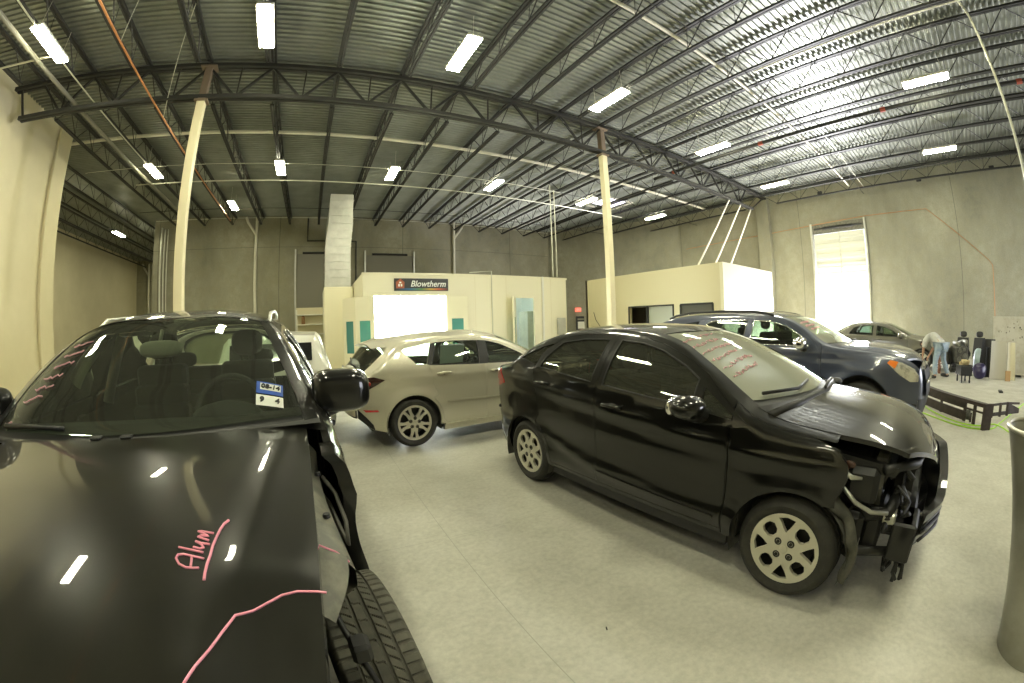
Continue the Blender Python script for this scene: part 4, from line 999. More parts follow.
# ---------------------------------------------------------------- near black sedan, front end stripped
sed = dict(
    C=[(.68, .66), (.64, .76), (.56, .86), (.44, .935), (.24, .995), (0, 1.03), (-.22, 1.06), (-.5, 1.19), (-.8, 1.325), (-1.1, 1.435), (-1.35, 1.485), (-1.8, 1.50), (-2.2, 1.478), (-2.5, 1.41), (-2.75, 1.29), (-2.95, 1.17), (-3.1, 1.13), (-3.3, 1.09), (-3.42, 1.03)],
    E=[(.68, .62), (.62, .74), (.55, .82), (.41, .885), (.24, .92), (.02, .94), (-.2, .965), (-.38, 1.01), (-.46, 1.055), (-.78, 1.235), (-1.04, 1.36), (-1.3, 1.425), (-1.7, 1.458), (-2.1, 1.435), (-2.4, 1.362), (-2.62, 1.255), (-2.8, 1.15), (-3.0, 1.10), (-3.2, 1.07), (-3.42, .99)],
    WB=[(.68, .50), (.6, .62), (.45, .72), (.3, .78), (.1, .825), (-.2, .845), (-.6, .852), (-1.2, .856), (-2, .856), (-2.5, .85), (-2.9, .81), (-3.15, .75), (-3.3, .68), (-3.42, .60)],
    belt=[(.7, .80), (.1, .88), (-.4, .93), (-.7, .95), (-1.5, 1.03), (-2.3, 1.10), (-2.7, 1.12), (-3.4, 1.05)],
    low=[(.18, .085), (.28, .04), (.40, .018), (.55, .022), (.72, .004), (.88, .0), (1.1, .012)], tumble=(.34, .80),
    axles=(-.078, -2.53), arch_r=.345, wheel_z=.305, flare=(.018, .09), crown=2.5, edge_r=.05,
    creases=[([(0.1, .80), (-.5, .83), (-1.4, .90), (-2.4, .985), (-2.9, 1.03), (-3.3, 1.02)], .013, .06), ([(-.3, .40), (-.6, .40), (-1.6, .44), (-2.2, .56)], .012, .06)],
    paint=P_BLACK, roof_paint=P_ROOF, hood_paint=P_HOOD, tf=.90, wtf=.88, nose=(.665, .20), cowl=(-.20, .20), header=(-1.12, .10), backlight=(-2.42, -.10), deck=(-2.98, .05), tail=(-3.36, .10),
    ws_glass=M['glass_dusty'], rear_glass=M['glass_mid'], side_glass=M['glass_dark'], strip=(.10, -3.36), rear_oh=.95, dash_x=-.42, cabin_rear=-2.9, seat_x=-1.35, rear_x=-2.15, driver_y=.34,
    doors=[dict(outline=[(-.50, .30), (-.50, .93), (-.385, .955), (-.72, 1.20), (-.92, 1.295), (-1.12, 1.362), (-1.32, 1.405), (-1.555, 1.42), (-1.575, 1.03), (-1.575, .30)],
                glass=[(-.765, 1.01), (-1.05, 1.025), (-1.53, 1.062), (-1.51, 1.384), (-1.30, 1.366), (-1.10, 1.32), (-.90, 1.242), (-.765, 1.172)], handle=(-1.40, .93), holes=[[(-.43, .965), (-.71, 1.0), (-.715, 1.13)]]),
           dict(outline=[(-1.585, .30), (-1.585, 1.03), (-1.565, 1.42), (-1.9, 1.42), (-2.13, 1.392), (-2.30, 1.285), (-2.385, 1.13), (-2.36, .95), (-2.30, .72)] + arc(-2.53, .305, .385, 62, 2, 8) + [(-2.14, .30)],
                glass=[(-1.64, 1.07), (-2.31, 1.135), (-2.26, 1.225), (-2.12, 1.352), (-1.9, 1.384), (-1.615, 1.387)], handle=(-2.24, 1.00))],
    fixed_glass=[[(-2.37, 1.148), (-2.63, 1.20), (-2.42, 1.29), (-2.22, 1.342), (-2.33, 1.25)]],
    outline=outline_rear(-.495, -3.30, .27, .24), fender=outline_wing(.2, -.49, .6, .27, front_pts=[(0, .942), (.12, .905), (.18, .84), (.19, .77), (.17, .70), (.14, .65), (.15, .61)]),
    fender_l=outline_wing(.2, -.49, .6, .27, front_pts=[(.45, .86), (.42, .75), (.34, .50), (.33, .42)]),
    sill_z=.27, track=.728, floor_z=.24, seat_z=.16, seat_h=.56, mirror=(-.70, 1.045), mirror_kw=dict(out=.16, sx=.10, sy=.11, sz=.068, p=2.1), wheel_r=.302, tyre_w=.19, rim_r=.214, style='cap8', rim_mat=M['hubcap'], lugs=4, steer=math.radians(-3),
    seal=.006, res=.045, chassis_x=.10, int_mat=M['int'], seal_mat=M['black'], spin=math.radians(4))
HS = -86.92
root, car, body = build_car(sed, (2.79, .63), HS, 'near black compact sedan with front bumper and headlamps torn off, dusty windscreen', 'sedan')
SED = root
# tail
fascia(car, 'rear_bumper', -3.30, lambda z: -3.30 - .10 - .02 * math.sin((z - .25) * 3), .24, .70, P_BLACK, root, front=False)
fascia(car, 'boot_face', -3.30, lambda z: -3.30 - .07, .70, .985, P_BLACK, root, front=False, cap=.04)
for sd in (1, -1):
    side_patch(car, 'tail_lamp', [(-2.98, .92), (-3.10, 1.06), (-3.28, 1.03), (-3.295, .86), (-3.12, .87)], sd, M['red_lens'] if sd > 0 else M['red_lens'], root, off=.006, res=.05, skirt=.01)
side_patch(car, 'side_moulding', [(-.55, .36), (-.55, .385), (-1.56, .405), (-1.56, .375)], -1, P_BLACK, root, off=.012, res=.05, skirt=.02)
tag_ = obj('bumper_corner', MB().tube([(-3.24, -.70, .62), (-3.34, -.60, .60), (-3.39, -.3, .60)], .02, 8), P_BLACK, root, smooth=True)
wiper(car, root, [(-.25, .55), (-.20, .2), (-.16, -.05)]); wiper(car, root, [(-.30, -.02), (-.28, -.30), (-.40, -.62)])
obj('wiper_cowl', MB().tube(on_top(car, [(-.30, .72), (-.22, .45), (-.17, 0), (-.22, -.45), (-.30, -.72)], -.0), .028, 8), M['black'], root, smooth=True)
obj('wiper_pivot', MB().ellipsoid((-.22, .62, 1.03), (.05, .07, .03), 12, 8), M['black'], root, smooth=True)
# pink and orange handwriting on the screen (illegible scribble lines)
M['chalk'] = mat('faded_pink_marker', (0.62, .34, .36), .8)
random.seed(3)
for row in range(6):
    mb = MB()
    x = -.60 - row * .085; y = -.60 + row * .014
    n = 44; pts = []
    for i in range(n):
        pts.append((x + random.uniform(-.018, .018), y + i * .0105 * (1 if row % 2 else .85)))
    for i in range(0, n - 4, 5): mb.tube(on_top(car, pts[i:i + 5], .004), .003, 4)
    obj('marker_writing', mb, M['chalk'], root)
# what is left of the nose: radiator pack, beams, brackets, fans, hoses
eng = bpy.data.objects.new('stripped_front_end', None); COL.objects.link(eng); eng.parent = root
obj('radiator', MB().cbox(.40, .47, -.33, .36, .30, .76, .012), M['black'], eng)
mb = MB()
for i in range(30): mb.box(.471, .476, -.31, .34, .32 + i * .0145, .324 + i * .0145)
obj('radiator_fins', mb, M['steel'], eng)
mb = MB().lathe([(.13, -.03), (.15, -.03), (.15, .03), (.13, .03), (.13, -.03)], 0, 24, (.33, -.50, .70)).lathe([(0, -.02), (.035, -.03), (.035, .03), (0, .03)], 0, 14, (.33, -.50, .70))
for k in range(7):
    a = 2 * math.pi * k / 7; mb.beam((.33, -.50 + .03 * math.cos(a), .70 + .03 * math.sin(a)), (.33, -.50 + .13 * math.cos(a + .4), .70 + .13 * math.sin(a + .4)), .03, .008)
obj('cooling_fan', mb, M['liner'], eng)
obj('slam_panel', MB().tube([(.36, -.66, .80), (.52, -.45, .79), (.57, 0, .80), (.52, .45, .79), (.36, .66, .80)], .028, 8), M['black'], eng, smooth=True)
for y in (-.42, .40): obj('upright_bracket', MB().beam((.50, y, .30), (.50, y, .80), .05, .04), M['black'], eng)
obj('crash_beam', MB().cbox(.50, .58, -.62, .55, .42, .52, .015), M['black'], eng, bevel=.0)
obj('crash_can', MB().cbox(.18, .50, -.52, -.40, .40, .54, .015), M['black'], eng); obj('crash_can', MB().cbox(.18, .50, .40, .52, .40, .54, .015), M['black'], eng)
obj('bracket_plate', MB().cbox(.46, .60, -.62, -.36, .30, .52, .012), M['black'], eng)
mb = MB()
random.seed(5)
for i in range(9):
    y0 = -.60 + random.random() * .16; x0 = .48 + random.random() * .1; mb.tube([(x0, y0, .33), (x0 + random.uniform(-.03, .03), y0 + random.uniform(-.03, .03), .24), (x0 + random.uniform(-.03, .03), y0, .17 + random.random() * .05)], .012, 6)
obj('dangling_connectors', mb, M['black'], eng)
obj('lower_beam', MB().tube([(.30, -.70, .36), (.50, -.5, .30), (.56, 0, .28), (.50, .5, .30)], .03, 8), M['black'], eng, smooth=True)
obj('silver_conduit', MB().tube([(.16, -.74, .70), (.24, -.73, .63), (.33, -.70, .585), (.42, -.66, .58)], .012, 6), M['galv'], eng, smooth=True)
obj('chrome_clip', MB().add([(.40, -.64, .50), (.46, -.60, .50), (.47, -.58, .58), (.43, -.61, .60), (.40, -.64, .56)], [(0, 1, 2, 3, 4)]).cbox(.42, .47, -.62, -.57, .50, .56, .01), M['galv'], eng)
obj('air_hose', MB().tube([(.20, -.60, .60), (.32, -.62, .53), (.42, -.60, .56), (.46, -.52, .66)], .035, 10), M['black'], eng, smooth=True)
obj('headlamp_bucket', MB().cbox(.16, .34, -.70, -.42, .60, .80, .03), M['black'], eng)
for q in (-1, 1): obj('wing_rail', MB().beam((-.15, .66 * q, .86), (.42, .60 * q, .78), .06, .05), M['black'], eng)
obj('battery_box', MB().cbox(.02, .26, .15, .5, .58, .80, .02), M['black'], eng)
obj('engine_block', MB().cbox(-.25, .30, -.60, .60, .35, .82, .04), M['int'], eng)
obj('wash_bottle', MB().cbox(.05, .30, -.70, -.50, .36, .56, .03), M['black'], eng)
rows = []
for t_ in np.linspace(58, -19, 18):
    ca, sa = math.cos(math.radians(t_)), math.sin(math.radians(t_)); w_ = .012 * math.sin(t_ * .21)
    rows.append([(-.078 + r_ * ca, y + w_, .315 + r_ * sa) for r_, y in ((.350, -.58), (.346, -.70), (.346 + w_, -.785), (.365, -.80 + w_), (.392 + w_, -.79), (.40, -.74))])
obj('torn_splash_liner', MB().grid(rows), M['liner'], eng, smooth=True)
obj('amber_reflector', MB().ellipsoid((.175, -.745, .825), (.035, .01, .02), 14, 8), mat('dull_amber', (.05, .018, .01), .3), eng, smooth=True)
obj('headlamp_fragment', MB().tube([(.14, -.77, .80), (.20, -.755, .765), (.25, -.73, .76)], [.008, .014, .008], 6), M['galv'], eng, smooth=True)
# remains of the bumper cover on the far corner
def bx_(y): return (.74 - .30 * max(0, (y - .05) / .75) ** 2) - .5 * max(0, -.02 - y) ** 1.3
rows = []
for v in np.linspace(0, 1, 10):
    rows.append([(bx_(y) - .02 * math.cos(v * 3), y, .27 + v * ((.20 + .26 * min(1, max(0, (y + .05) / .35))))) for y in np.linspace(-.34, .80, 26)])
rows.append([(x - .06, y, z - .005) for x, y, z in rows[-1]]); rows.insert(0, [(x - .10, y, z) for x, y, z in rows[0]])
obj('bumper_remnant', MB().grid(rows), P_BLACK, eng, smooth=True, angle=40)
for zz in (.31, .36, .41): obj('grille_rib', MB().tube([(bx_(y) + .006, y, zz) for y in np.linspace(-.33, .5, 14)], .011, 6), M['black'], eng, smooth=True)
obj('bumper_inner', MB().grid([[(bx_(y) - .10, y, z) for y in np.linspace(-.3, .7, 14)] for z in (.27, .36, .48)]), M['black'], eng)
random.seed(31)
for k in range(14):
    y0 = random.uniform(-.68, -.30); x0 = random.uniform(.18, .50); z0 = random.uniform(.40, .78)
    P_ = [(x0, y0, z0)]
    for q in range(4): P_.append((P_[-1][0] + random.uniform(-.06, .07), P_[-1][1] + random.uniform(-.05, .05), P_[-1][2] + random.uniform(-.09, .06)))
    obj('wiring', MB().tube(P_, random.choice((.006, .009, .014)), 6), M['black'], eng, smooth=True)
obj('black_shroud', MB().cbox(.30, .40, -.62, .50, .32, .58, .02), M['black'], eng)
obj('horn', MB().lathe([(0, -.02), (.045, -.02), (.055, 0), (.045, .02), (0, .02)], 0, 18, (.50, -.50, .60)), M['liner'], eng, smooth=True, angle=40)
obj('far_headlamp', MB().ellipsoid((.47, .60, .70), (.12, .12, .09), 18, 10), mat('dim_lamp', (.08, .08, .07), .15, coat=1), eng, smooth=True)
# ---------------------------------------------------------------- nearest car: black crossover, left front wing off
suv = dict(
    C=[(.92, .78), (.88, .91), (.76, 1.0), (.45, 1.072), (-.05, 1.125), (-.55, 1.16), (-.8, 1.32), (-1.1, 1.50), (-1.36, 1.625), (-1.6, 1.672), (-2.1, 1.70), (-2.8, 1.70), (-3.25, 1.67), (-3.5, 1.60), (-3.7, 1.36), (-3.82, 1.12), (-3.9, .9)],
    E=[(.92, .70), (.82, .85), (.62, .95), (.2, 1.025), (-.35, 1.08), (-.64, 1.115), (-.76, 1.18), (-1.1, 1.40), (-1.42, 1.555), (-1.7, 1.61), (-2.4, 1.635), (-3.0, 1.62), (-3.4, 1.54), (-3.62, 1.38), (-3.85, 1.08), (-3.9, .9)],
    WB=[(.92, .64), (.8, .75), (.65, .82), (.4, .875), (.1, .905), (-.5, .925), (-1.5, .935), (-2.6, .93), (-3.2, .90), (-3.6, .83), (-3.8, .76), (-3.9, .70)],
    belt=[(.9, .86), (0, .98), (-.6, 1.05), (-1.2, 1.07), (-2.5, 1.12), (-3.6, 1.16)],
    low=[(.22, .07), (.34, .03), (.48, .0), (.75, .01), (.95, .0), (1.05, .008), (1.2, .012)], tumble=(.34, .50),
    axles=(0.0, -2.86), arch_r=.41, wheel_z=.37, flare=(.015, .06), crown=3.0, edge_r=.06,
    creases=[([(.2, .90), (-1, .97), (-3, 1.04)], .010, .06)], ridges=[(-.60, .80, .80, .64, .010, .14)], dents=[(.50, .63, .17, .13, -.024), (.30, .66, .07, .08, .007), (.56, .52, .07, .06, .005)],
    paint=P_BLACK_DUSTY, roof_paint=P_ROOF, tf=.90, wtf=.90, nose=(.86, .22), cowl=(-.52, .13), header=(-1.36, .10), backlight=(-3.46, -.04), deck=(-3.80, -.02), tail=(-3.86, -.02),
    ws_glass=M['glass'], rear_glass=M['glass'], side_glass=M['glass'], rvm_mat=M['headliner'], dash_up=.045, strip=(-.60, -3.86), rear_oh=.9, dash_x=-.68, cabin_rear=-3.5, seat_x=-2.05, rear_x=-2.85, driver_y=.37, floor_z=.44, seat_z=.18, seat_h=.56,
    doors=[dict(outline=[(-.50, .42), (-.52, 1.05), (-.70, 1.10), (-.86, 1.20), (-1.15, 1.38), (-1.45, 1.515), (-1.80, 1.56), (-2.02, 1.565), (-2.04, 1.08), (-2.04, .42)], glass=[(-.74, 1.105), (-1.99, 1.13), (-1.97, 1.53), (-1.78, 1.525), (-1.47, 1.475), (-1.17, 1.345), (-.92, 1.20)], handle=(-1.84, 1.0)),
           dict(outline=[(-2.05, .42), (-2.05, 1.08), (-2.03, 1.565), (-2.6, 1.585), (-2.95, 1.57), (-3.02, 1.10), (-2.98, .90)] + arc(-2.86, .37, .46, 80, 8, 8) + [(-2.39, .42)], glass=[(-2.09, 1.13), (-2.95, 1.155), (-2.90, 1.53), (-2.6, 1.545), (-2.07, 1.53)], handle=(-2.74, 1.02))],
    fixed_glass=[[(-3.04, 1.16), (-3.40, 1.20), (-3.25, 1.48), (-3.0, 1.535)]],
    outline=outline_rear(-.495, -3.80, .36, .40), fender=outline_wing(.80, -.49, .40, .36), fender_l=lambda car: [(-.345, 1.045), (-.315, .97), (-.315, .82), (-.34, .72), (-.36, .62)] + arc(0, .37, .41, 152, 181, 6) + [(-.49, .36)] + edge_pts(car, -.49, -.36, 5), wing_skirt=.05,
    res=.06, sill_z=.36, track=.822, mirror=(-.87, 1.235), mirror_kw=dict(out=.13, sx=.11, sy=.14, sz=.10, p=3.4), wheel_r=.372, tyre_w=.235, rim_r=.235, style='spoke5', lugs=5, steer=math.radians(4),
    tread=True, tyre_mat=M['rubber_dusty'], seal_mat=M['chrome'], seal=.009, chassis_x=.5, no_front_liner=True)
sx, sy, sh = SUV_LOC
root, car, body = build_car(suv, (sx, sy), sh, 'nearest black crossover filling the lower left, pink marker writing on its bonnet', 'crossover_car')
SUV = root; suvcar = car
fascia(car, 'front_bumper', .74, lambda z: .90, .28, .80, P_BLACK, root, n=2.8, t0=-1, t1=.8)
fascia(car, 'rear_bumper', -3.80, lambda z: -3.90, .36, .95, P_BLACK, root, front=False)
obj('grille', MB().cbox(.885, .92, -.42, .42, .40, .84, .03), M['black'], root)
for sd in (1, -1):
    rl = [(-1.62, .60), (-1.76, .60), (-2.3, .60), (-2.9, .59), (-3.3, .56)]
    z0 = [float(car.T(x, y)) for x, y in rl]
    pts = [(rl[0][0], rl[0][1] * sd, z0[0] - .01), (rl[0][0] - .08, rl[0][1] * sd, z0[0] + .02)] + [(x, y * sd, z + dz_) for (x, y), z, dz_ in zip(rl[1:], z0[1:], (.035, .05, .05, .03))] + [(-3.42, .54 * sd, z0[-1] - .02)]
    obj('roof_rail', MB().tube(pts, .012, 8), M['galv'], root, smooth=True)
# left front corner with the wing removed: apron, strut, fold of metal, hanging liner
st = bpy.data.objects.new('bare_wheel_apron', None); COL.objects.link(st); st.parent = root
rows = []
for k, x in enumerate(np.linspace(-.62, .16, 26)):
    zt = float(car.T(x, .76)) - .05; wx = .815 + .02 * math.sin(x * 4)
    rows.append([(x, .70, zt), (x, .775, zt - .02), (x, wx, zt - .05), (x, wx + .012, zt - .07), (x, wx + .008, zt - .12), (x, .77, zt - .16), (x, .66, zt - .22)])
obj('apron_rail', MB().grid(rows), M['apron'], st, smooth=True, angle=35)
obj('apron_tab', MB().grid([[(.15 + .17 * u, .70 + (.125 + .02 * math.sin(u * 3)) * v * (1 - .55 * u), float(car.T(.15, .76)) - .055 - .06 * u - .03 * v + .02 * math.sin(v * 3)) for u in np.linspace(0, 1, 8)] for v in np.linspace(0, 1, 6)]), M['apron'], st, smooth=True)
obj('marker_dash', MB().tube([(.14, .73, float(car.T(.15, .76)) - .045), (.125, .76, float(car.T(.15, .76)) - .05), (.13, .80, float(car.T(.15, .76)) - .075), (.15, .828, float(car.T(.15, .76)) - .10)], .003, 5), M['pink'], st)
for x in (-.05, -.34): obj('apron_bolt', MB().lathe([(0, .012), (.010, .012), (.012, 0)], 2, 8, (x, .80, float(car.T(x, .76)) - .085)), M['black'], st)
obj('inner_arch', MB().grid([[(.42 * math.cos(math.radians(a)), y, .40 + .44 * math.sin(math.radians(a)) - (.03 if y > .7 else 0)) for y in (.45, .6, .70)] for a in range(-10, 200, 10)]), M['liner'], st, smooth=True)
obj('wire_loom', MB().tube([(-.44, .82, .97), (-.36, .855, .93), (-.26, .87, .86), (-.20, .86, .80), (-.27, .85, .82), (-.38, .83, .88), (-.42, .80, .92)], .008, 6), M['liner'], st, smooth=True)
obj('wire_drop', MB().tube([(.10, .74, .88), (.24, .77, .82), (.32, .80, .74), (.36, .82, .66)], .008, 6), M['black'], st, smooth=True)
obj('clip_block', MB().cbox(.26, .32, .77, .82, .76, .82, .01), M['black'], st)
wiper(car, root, [(-.68, -.70), (-.63, -.5), (-.60, -.3)], .012)
for y in (-.12, .02): obj('washer_jet', MB().cbox(-.54, -.50, y, y + .05, float(car.T(-.52, y)) + .0, float(car.T(-.52, y)) + .012, .004), M['black'], root)
for q in (-1, 1): obj('pillar_trim', MB().tube([(-2.0, .76 * q, 1.08), (-2.04, .70 * q, 1.3), (-2.06, .62 * q, 1.54)], .045, 8), M['headliner'], root, smooth=True)
obj('roof_antenna', MB().ellipsoid((-3.0, 0, float(car.T(-3.0, 0)) + .02), (.09, .03, .035), 14, 8), M['black'], root, smooth=True)

# pink marker on the bonnet: the word Alum, its underline, and the long line round the dent
def stroke(name, pts, r=.0028):
    P_ = []
    for (x0, y0), (x1, y1) in zip(pts[:-1], pts[1:]):
        for t_ in (0, .25, .5, .75): P_.append((x0 + (x1 - x0) * t_, y0 + (y1 - y0) * t_))
    P_.append(pts[-1]); return obj(name, MB().tube(on_top(car, P_, .0045), r, 6), M['pink'], root, smooth=True)
stroke('letter_A', [(.302, .509), (.302, .497), (.3, .481), (.288, .464), (.269, .454), (.258, .456), (.256, .469), (.264, .491), (.273, .516)]); stroke('letter_A_bar', [(.263, .488), (.281, .49), (.299, .491)])
stroke('letter_l', [(.231, .453), (.238, .471), (.245, .491), (.253, .512)])
stroke('letter_u', [(.232, .487), (.239, .503), (.236, .511), (.224, .504), (.211, .489)]); stroke('letter_u_stem', [(.211, .489), (.219, .503), (.225, .523)])
stroke('letter_m', [(.210, .519), (.203, .506), (.194, .492), (.190, .499), (.193, .516), (.182, .503), (.172, .489), (.172, .497), (.176, .508), (.183, .527)])
stroke('underline', [(.131, .558), (.147, .548), (.171, .541), (.199, .536), (.231, .531), (.264, .529), (.291, .525), (.317, .523), (.336, .523)], .0034)
stroke('dent_line', [(.568, .504), (.533, .52), (.496, .54), (.455, .56), (.414, .583), (.399, .613), (.379, .641), (.361, .671), (.353, .701), (.354, .74), (.357, .757)], .0026)
# inspection sticker inside the lower corner of the screen on the driver's side
M['stk_blue'] = mat('sticker_blue', (.02, .08, .38), .4); M['stk_white'] = mat('sticker_white', (.72, .74, .66), .4)
def ws_quad(name, x0, x1, y0, y1, off, m_): return obj(name, MB().grid([[(x, y, float(car.T(x, y)) + off) for y in np.linspace(y0, y1, 5)] for x in np.linspace(x0, x1, 5)]), m_, root)
ws_quad('sticker_upper', -.835, -.765, .575, .695, .004, M['stk_blue']); ws_quad('sticker_date_field', -.825, -.785, .592, .685, .006, M['stk_white'])
ws_quad('sticker_lower', -.758, -.705, .575, .695, .004, M['stk_white'])
def ws_text(body, size, x, y):
    p0 = Vector((x, y, float(car.T(x, y)))); ux = (Vector((x, y + .03, float(car.T(x, y + .03)))) - p0).normalized(); uy = (Vector((x - .03, y, float(car.T(x - .03, y)))) - p0).normalized(); n_ = ux.cross(uy).normalized(); uy = n_.cross(ux)
    t_ = text(body, size, (0, 0, 0), M['int'], root, bold=.001); t_.matrix_local = Matrix(((ux.x, uy.x, n_.x, p0.x + n_.x * .008), (ux.y, uy.y, n_.y, p0.y + n_.y * .008), (ux.z, uy.z, n_.z, p0.z + n_.z * .008), (0, 0, 0, 1)))
ws_text('08-14', .038, -.806, .638); ws_text('9', .042, -.732, .600); ws_text('4', .042, -.732, .668)
# faint pink writing down the passenger side of the screen
random.seed(21)
for k, (x, y0) in enumerate(((-.70, -.72), (-.80, -.66), (-.86, -.62), (-.92, -.60), (-1.0, -.57), (-1.08, -.55), (-1.16, -.53))):
    mb = MB(); pts = [(x + random.uniform(-.010, .010), y0 + i * .016) for i in range(9 if k else 4)]; mb.tube(on_top(car, pts, .004), .004, 4); obj('marker_writing', mb, M['chalk'], root)

# ---------------------------------------------------------------- silver hatchback
hat = dict(  # x = 0 at the front axle
    C=[(.82, .68), (.7, .82), (.4, .93), (0, 1.0), (-.35, 1.05), (-.8, 1.25), (-1.2, 1.40), (-1.6, 1.455), (-2.1, 1.45), (-2.6, 1.41), (-2.95, 1.35), (-3.05, 1.30), (-3.2, 1.12), (-3.3, .98), (-3.45, .93), (-3.5, .8)],
    E=[(.82, .60), (.65, .76), (.35, .86), (0, .92), (-.4, .955), (-.75, 1.03), (-1.0, 1.17), (-1.3, 1.31), (-1.7, 1.385), (-2.2, 1.385), (-2.6, 1.345), (-2.78, 1.29), (-2.88, 1.21), (-3.02, 1.085), (-3.14, .985), (-3.25, .93), (-3.4, .90), (-3.5, .8)],
    WB=[(.82, .55), (.65, .70), (.4, .80), (0, .855), (-.5, .87), (-1.5, .875), (-2.5, .872), (-2.9, .85), (-3.15, .79), (-3.3, .72), (-3.42, .64)],
    belt=[(.8, .75), (0, .88), (-.8, .935), (-1.5, .965), (-2.4, 1.0), (-3.0, 1.0), (-3.4, .85)],
    low=[(.18, .06), (.27, .03), (.4, .012), (.55, .0), (.8, .006), (.9, .0), (1.0, .01)], tumble=(.30, .55),
    axles=(0.0, -2.64), arch_r=.355, wheel_z=.32, flare=(.022, .08), crown=2.4, edge_r=.05, creases=[([(0, .82), (-2.6, .88), (-3.3, .86)], .008, .06)],
    paint=P_SILVER, tf=.90, nose=(.72, .2), cowl=(-.35, .22), header=(-1.18, .10), backlight=(-2.98, -.03), deck=(-3.26, .0), tail=(-3.38, .08),
    ws_glass=M['glass'], rear_glass=M['glass_dark'], side_glass=M['glass'], strip=(.70, -3.38), rear_oh=.75, dash_x=-.6, cabin_rear=-3.0, seat_x=-1.45, rear_x=-2.25, seat_z=.12, seat_h=.46, floor_z=.26,
    doors=[dict(outline=[(-.52, .28), (-.56, .94), (-.76, 1.01), (-1.0, 1.14), (-1.3, 1.275), (-1.57, 1.34), (-1.60, .98), (-1.60, .28)], glass=[(-.84, .985), (-1.56, 1.0), (-1.53, 1.30), (-1.32, 1.245), (-1.02, 1.105)], handle=(-1.44, .90)),
           dict(outline=[(-1.61, .28), (-1.61, .98), (-1.58, 1.34), (-2.0, 1.35), (-2.30, 1.335), (-2.42, 1.03), (-2.38, .82), (-2.30, .66)] + arc(-2.64, .32, .39, 50, 2, 6) + [(-2.2, .28)], glass=[(-1.70, 1.0), (-2.38, 1.03), (-2.28, 1.305), (-2.0, 1.318), (-1.66, 1.31)], handle=(-2.22, .92))],
    fixed_glass=[[(-2.44, 1.045), (-2.58, 1.055), (-2.74, 1.22), (-2.70, 1.25), (-2.34, 1.30)]],
    outline=lambda car: [(-.515, .26)] + arch_arc(-2.64, .32, .355, .26, .24) + [(-3.02, .235), (-3.18, .28), (-3.335, .42)] + edge_pts(car, -3.335, -.515, 60), fender=outline_wing(.70, -.51, .3, .23), sill_z=.22, track=.755, mirror=(-.82, 1.02), mirror_kw=dict(out=.14, sx=.08, sy=.11, sz=.075),
    wheel_r=.316, tyre_w=.205, rim_r=.228, style='y5', spin=math.radians(12), lugs=5, seal_mat=M['black'])
HA = math.radians(4)
rwc = Vector((1.159, 4.722)); cen = rwc + Vector((-math.sin(HA), math.cos(HA))) * .85; org = cen + Vector((math.cos(HA), math.sin(HA))) * 2.64
root, car, body = build_car(hat, (org.x, org.y), 4, 'champagne silver hatchback parked sideways in front of the spray booth', 'hatchback')
HATCH = root
obj('tail_spoiler', MB().grid([[(-2.90 - .02 * u, y * (.62 - .02 * u), float(car.T(-2.90, y * .6)) + .015) for y in np.linspace(-1, 1, 15)] if u == 0 else [(-3.10 - .0 * abs(y), y * .60, 1.315 - .05 * y * y) for y in np.linspace(-1, 1, 15)] if u == 1 else [(-3.02, y * .6, 1.285 - .05 * y * y) for y in np.linspace(-1, 1, 15)] for u in (0, 1, 2)]), P_SILVER, root, smooth=True, angle=40)
fascia(car, 'rear_bumper', -3.34, lambda z: -3.42 - .03 * math.sin((z - .24) * 6), .44, .70, P_SILVER, root, front=False, cap=.03)
fascia(car, 'tailgate', -3.30, lambda z: -3.38 + .10 * (z - .7), .72, .93, P_SILVER, root, front=False, cap=.05)
fascia(car, 'bumper_valance', -3.345, lambda z: -3.42, .42, .52, M['black'], root, front=False, cap=0, off=.004)
for sd in (1, -1):
    side_patch(car, 'tail_lamp', [(-2.99, .89), (-3.12, .93), (-3.28, .92), (-3.33, .80), (-3.2, .77)], sd, mat('smoked_lens', (.045, .016, .012), .1, coat=1), root, off=.006, res=.05, skirt=.01)
    obj('lamp_bulb', MB().ellipsoid((-3.19, (float(car.W(-3.19, .85)) - .0) * sd, .85), (.05, .02, .03), 12, 8), M['red_lens'], root, smooth=True)
    side_patch(car, 'bumper_side_valance', [(-3.14, .27), (-3.18, .285), (-3.33, .42), (-3.333, .54), (-3.24, .44), (-3.16, .34)], sd, M['black'], root, off=.006, res=.05, skirt=.01)
    side_patch(car, 'bumper_reflector', [(-3.08, .50), (-3.10, .525), (-3.27, .53), (-3.24, .50)], sd, M['red_lens'], root, off=.006, res=.05, skirt=.01)
    side_patch(car, 'pillar_trim', [(-1.565, 1.0), (-1.695, 1.0), (-1.655, 1.312), (-1.535, 1.302)], sd, M['black'], root, off=.005, res=.06, skirt=.006)
    side_patch(car, 'pillar_trim', [(-2.385, 1.03), (-2.44, 1.045), (-2.34, 1.298), (-2.285, 1.303)], sd, M['black'], root, off=.005, res=.06, skirt=.006)
    side_patch(car, 'door_moulding', [(-.60, .50), (-.60, .525), (-2.18, .57), (-2.18, .545)], sd, P_SILVER, root, off=.014, res=.08, skirt=.02)
    side_patch(car, 'side_skirt', [(-.45, .17), (-.45, .26), (-2.24, .26), (-2.24, .17)], sd, P_SILVER, root, off=.025, res=.08, skirt=.05)
side_patch(car, 'fuel_flap', circ(-2.86, .90, .075, 20), -1, P_SILVER, root, off=.003, res=.04, skirt=.004)
obj('rear_wiper', MB().tube([(-3.26, 0, 1.0), (-3.22, .3, 1.10)], .01, 6), M['black'], root)
tag(obj('paper_sheet', MB().box(0, .34, 0, .004, 0, .26), mat('sun_faded_sheet', (.42, .48, .46), .8), None, loc=(0, 0, 0)), 'pale grey paper sheet behind the rear side window of the silver hatchback', 'paper')
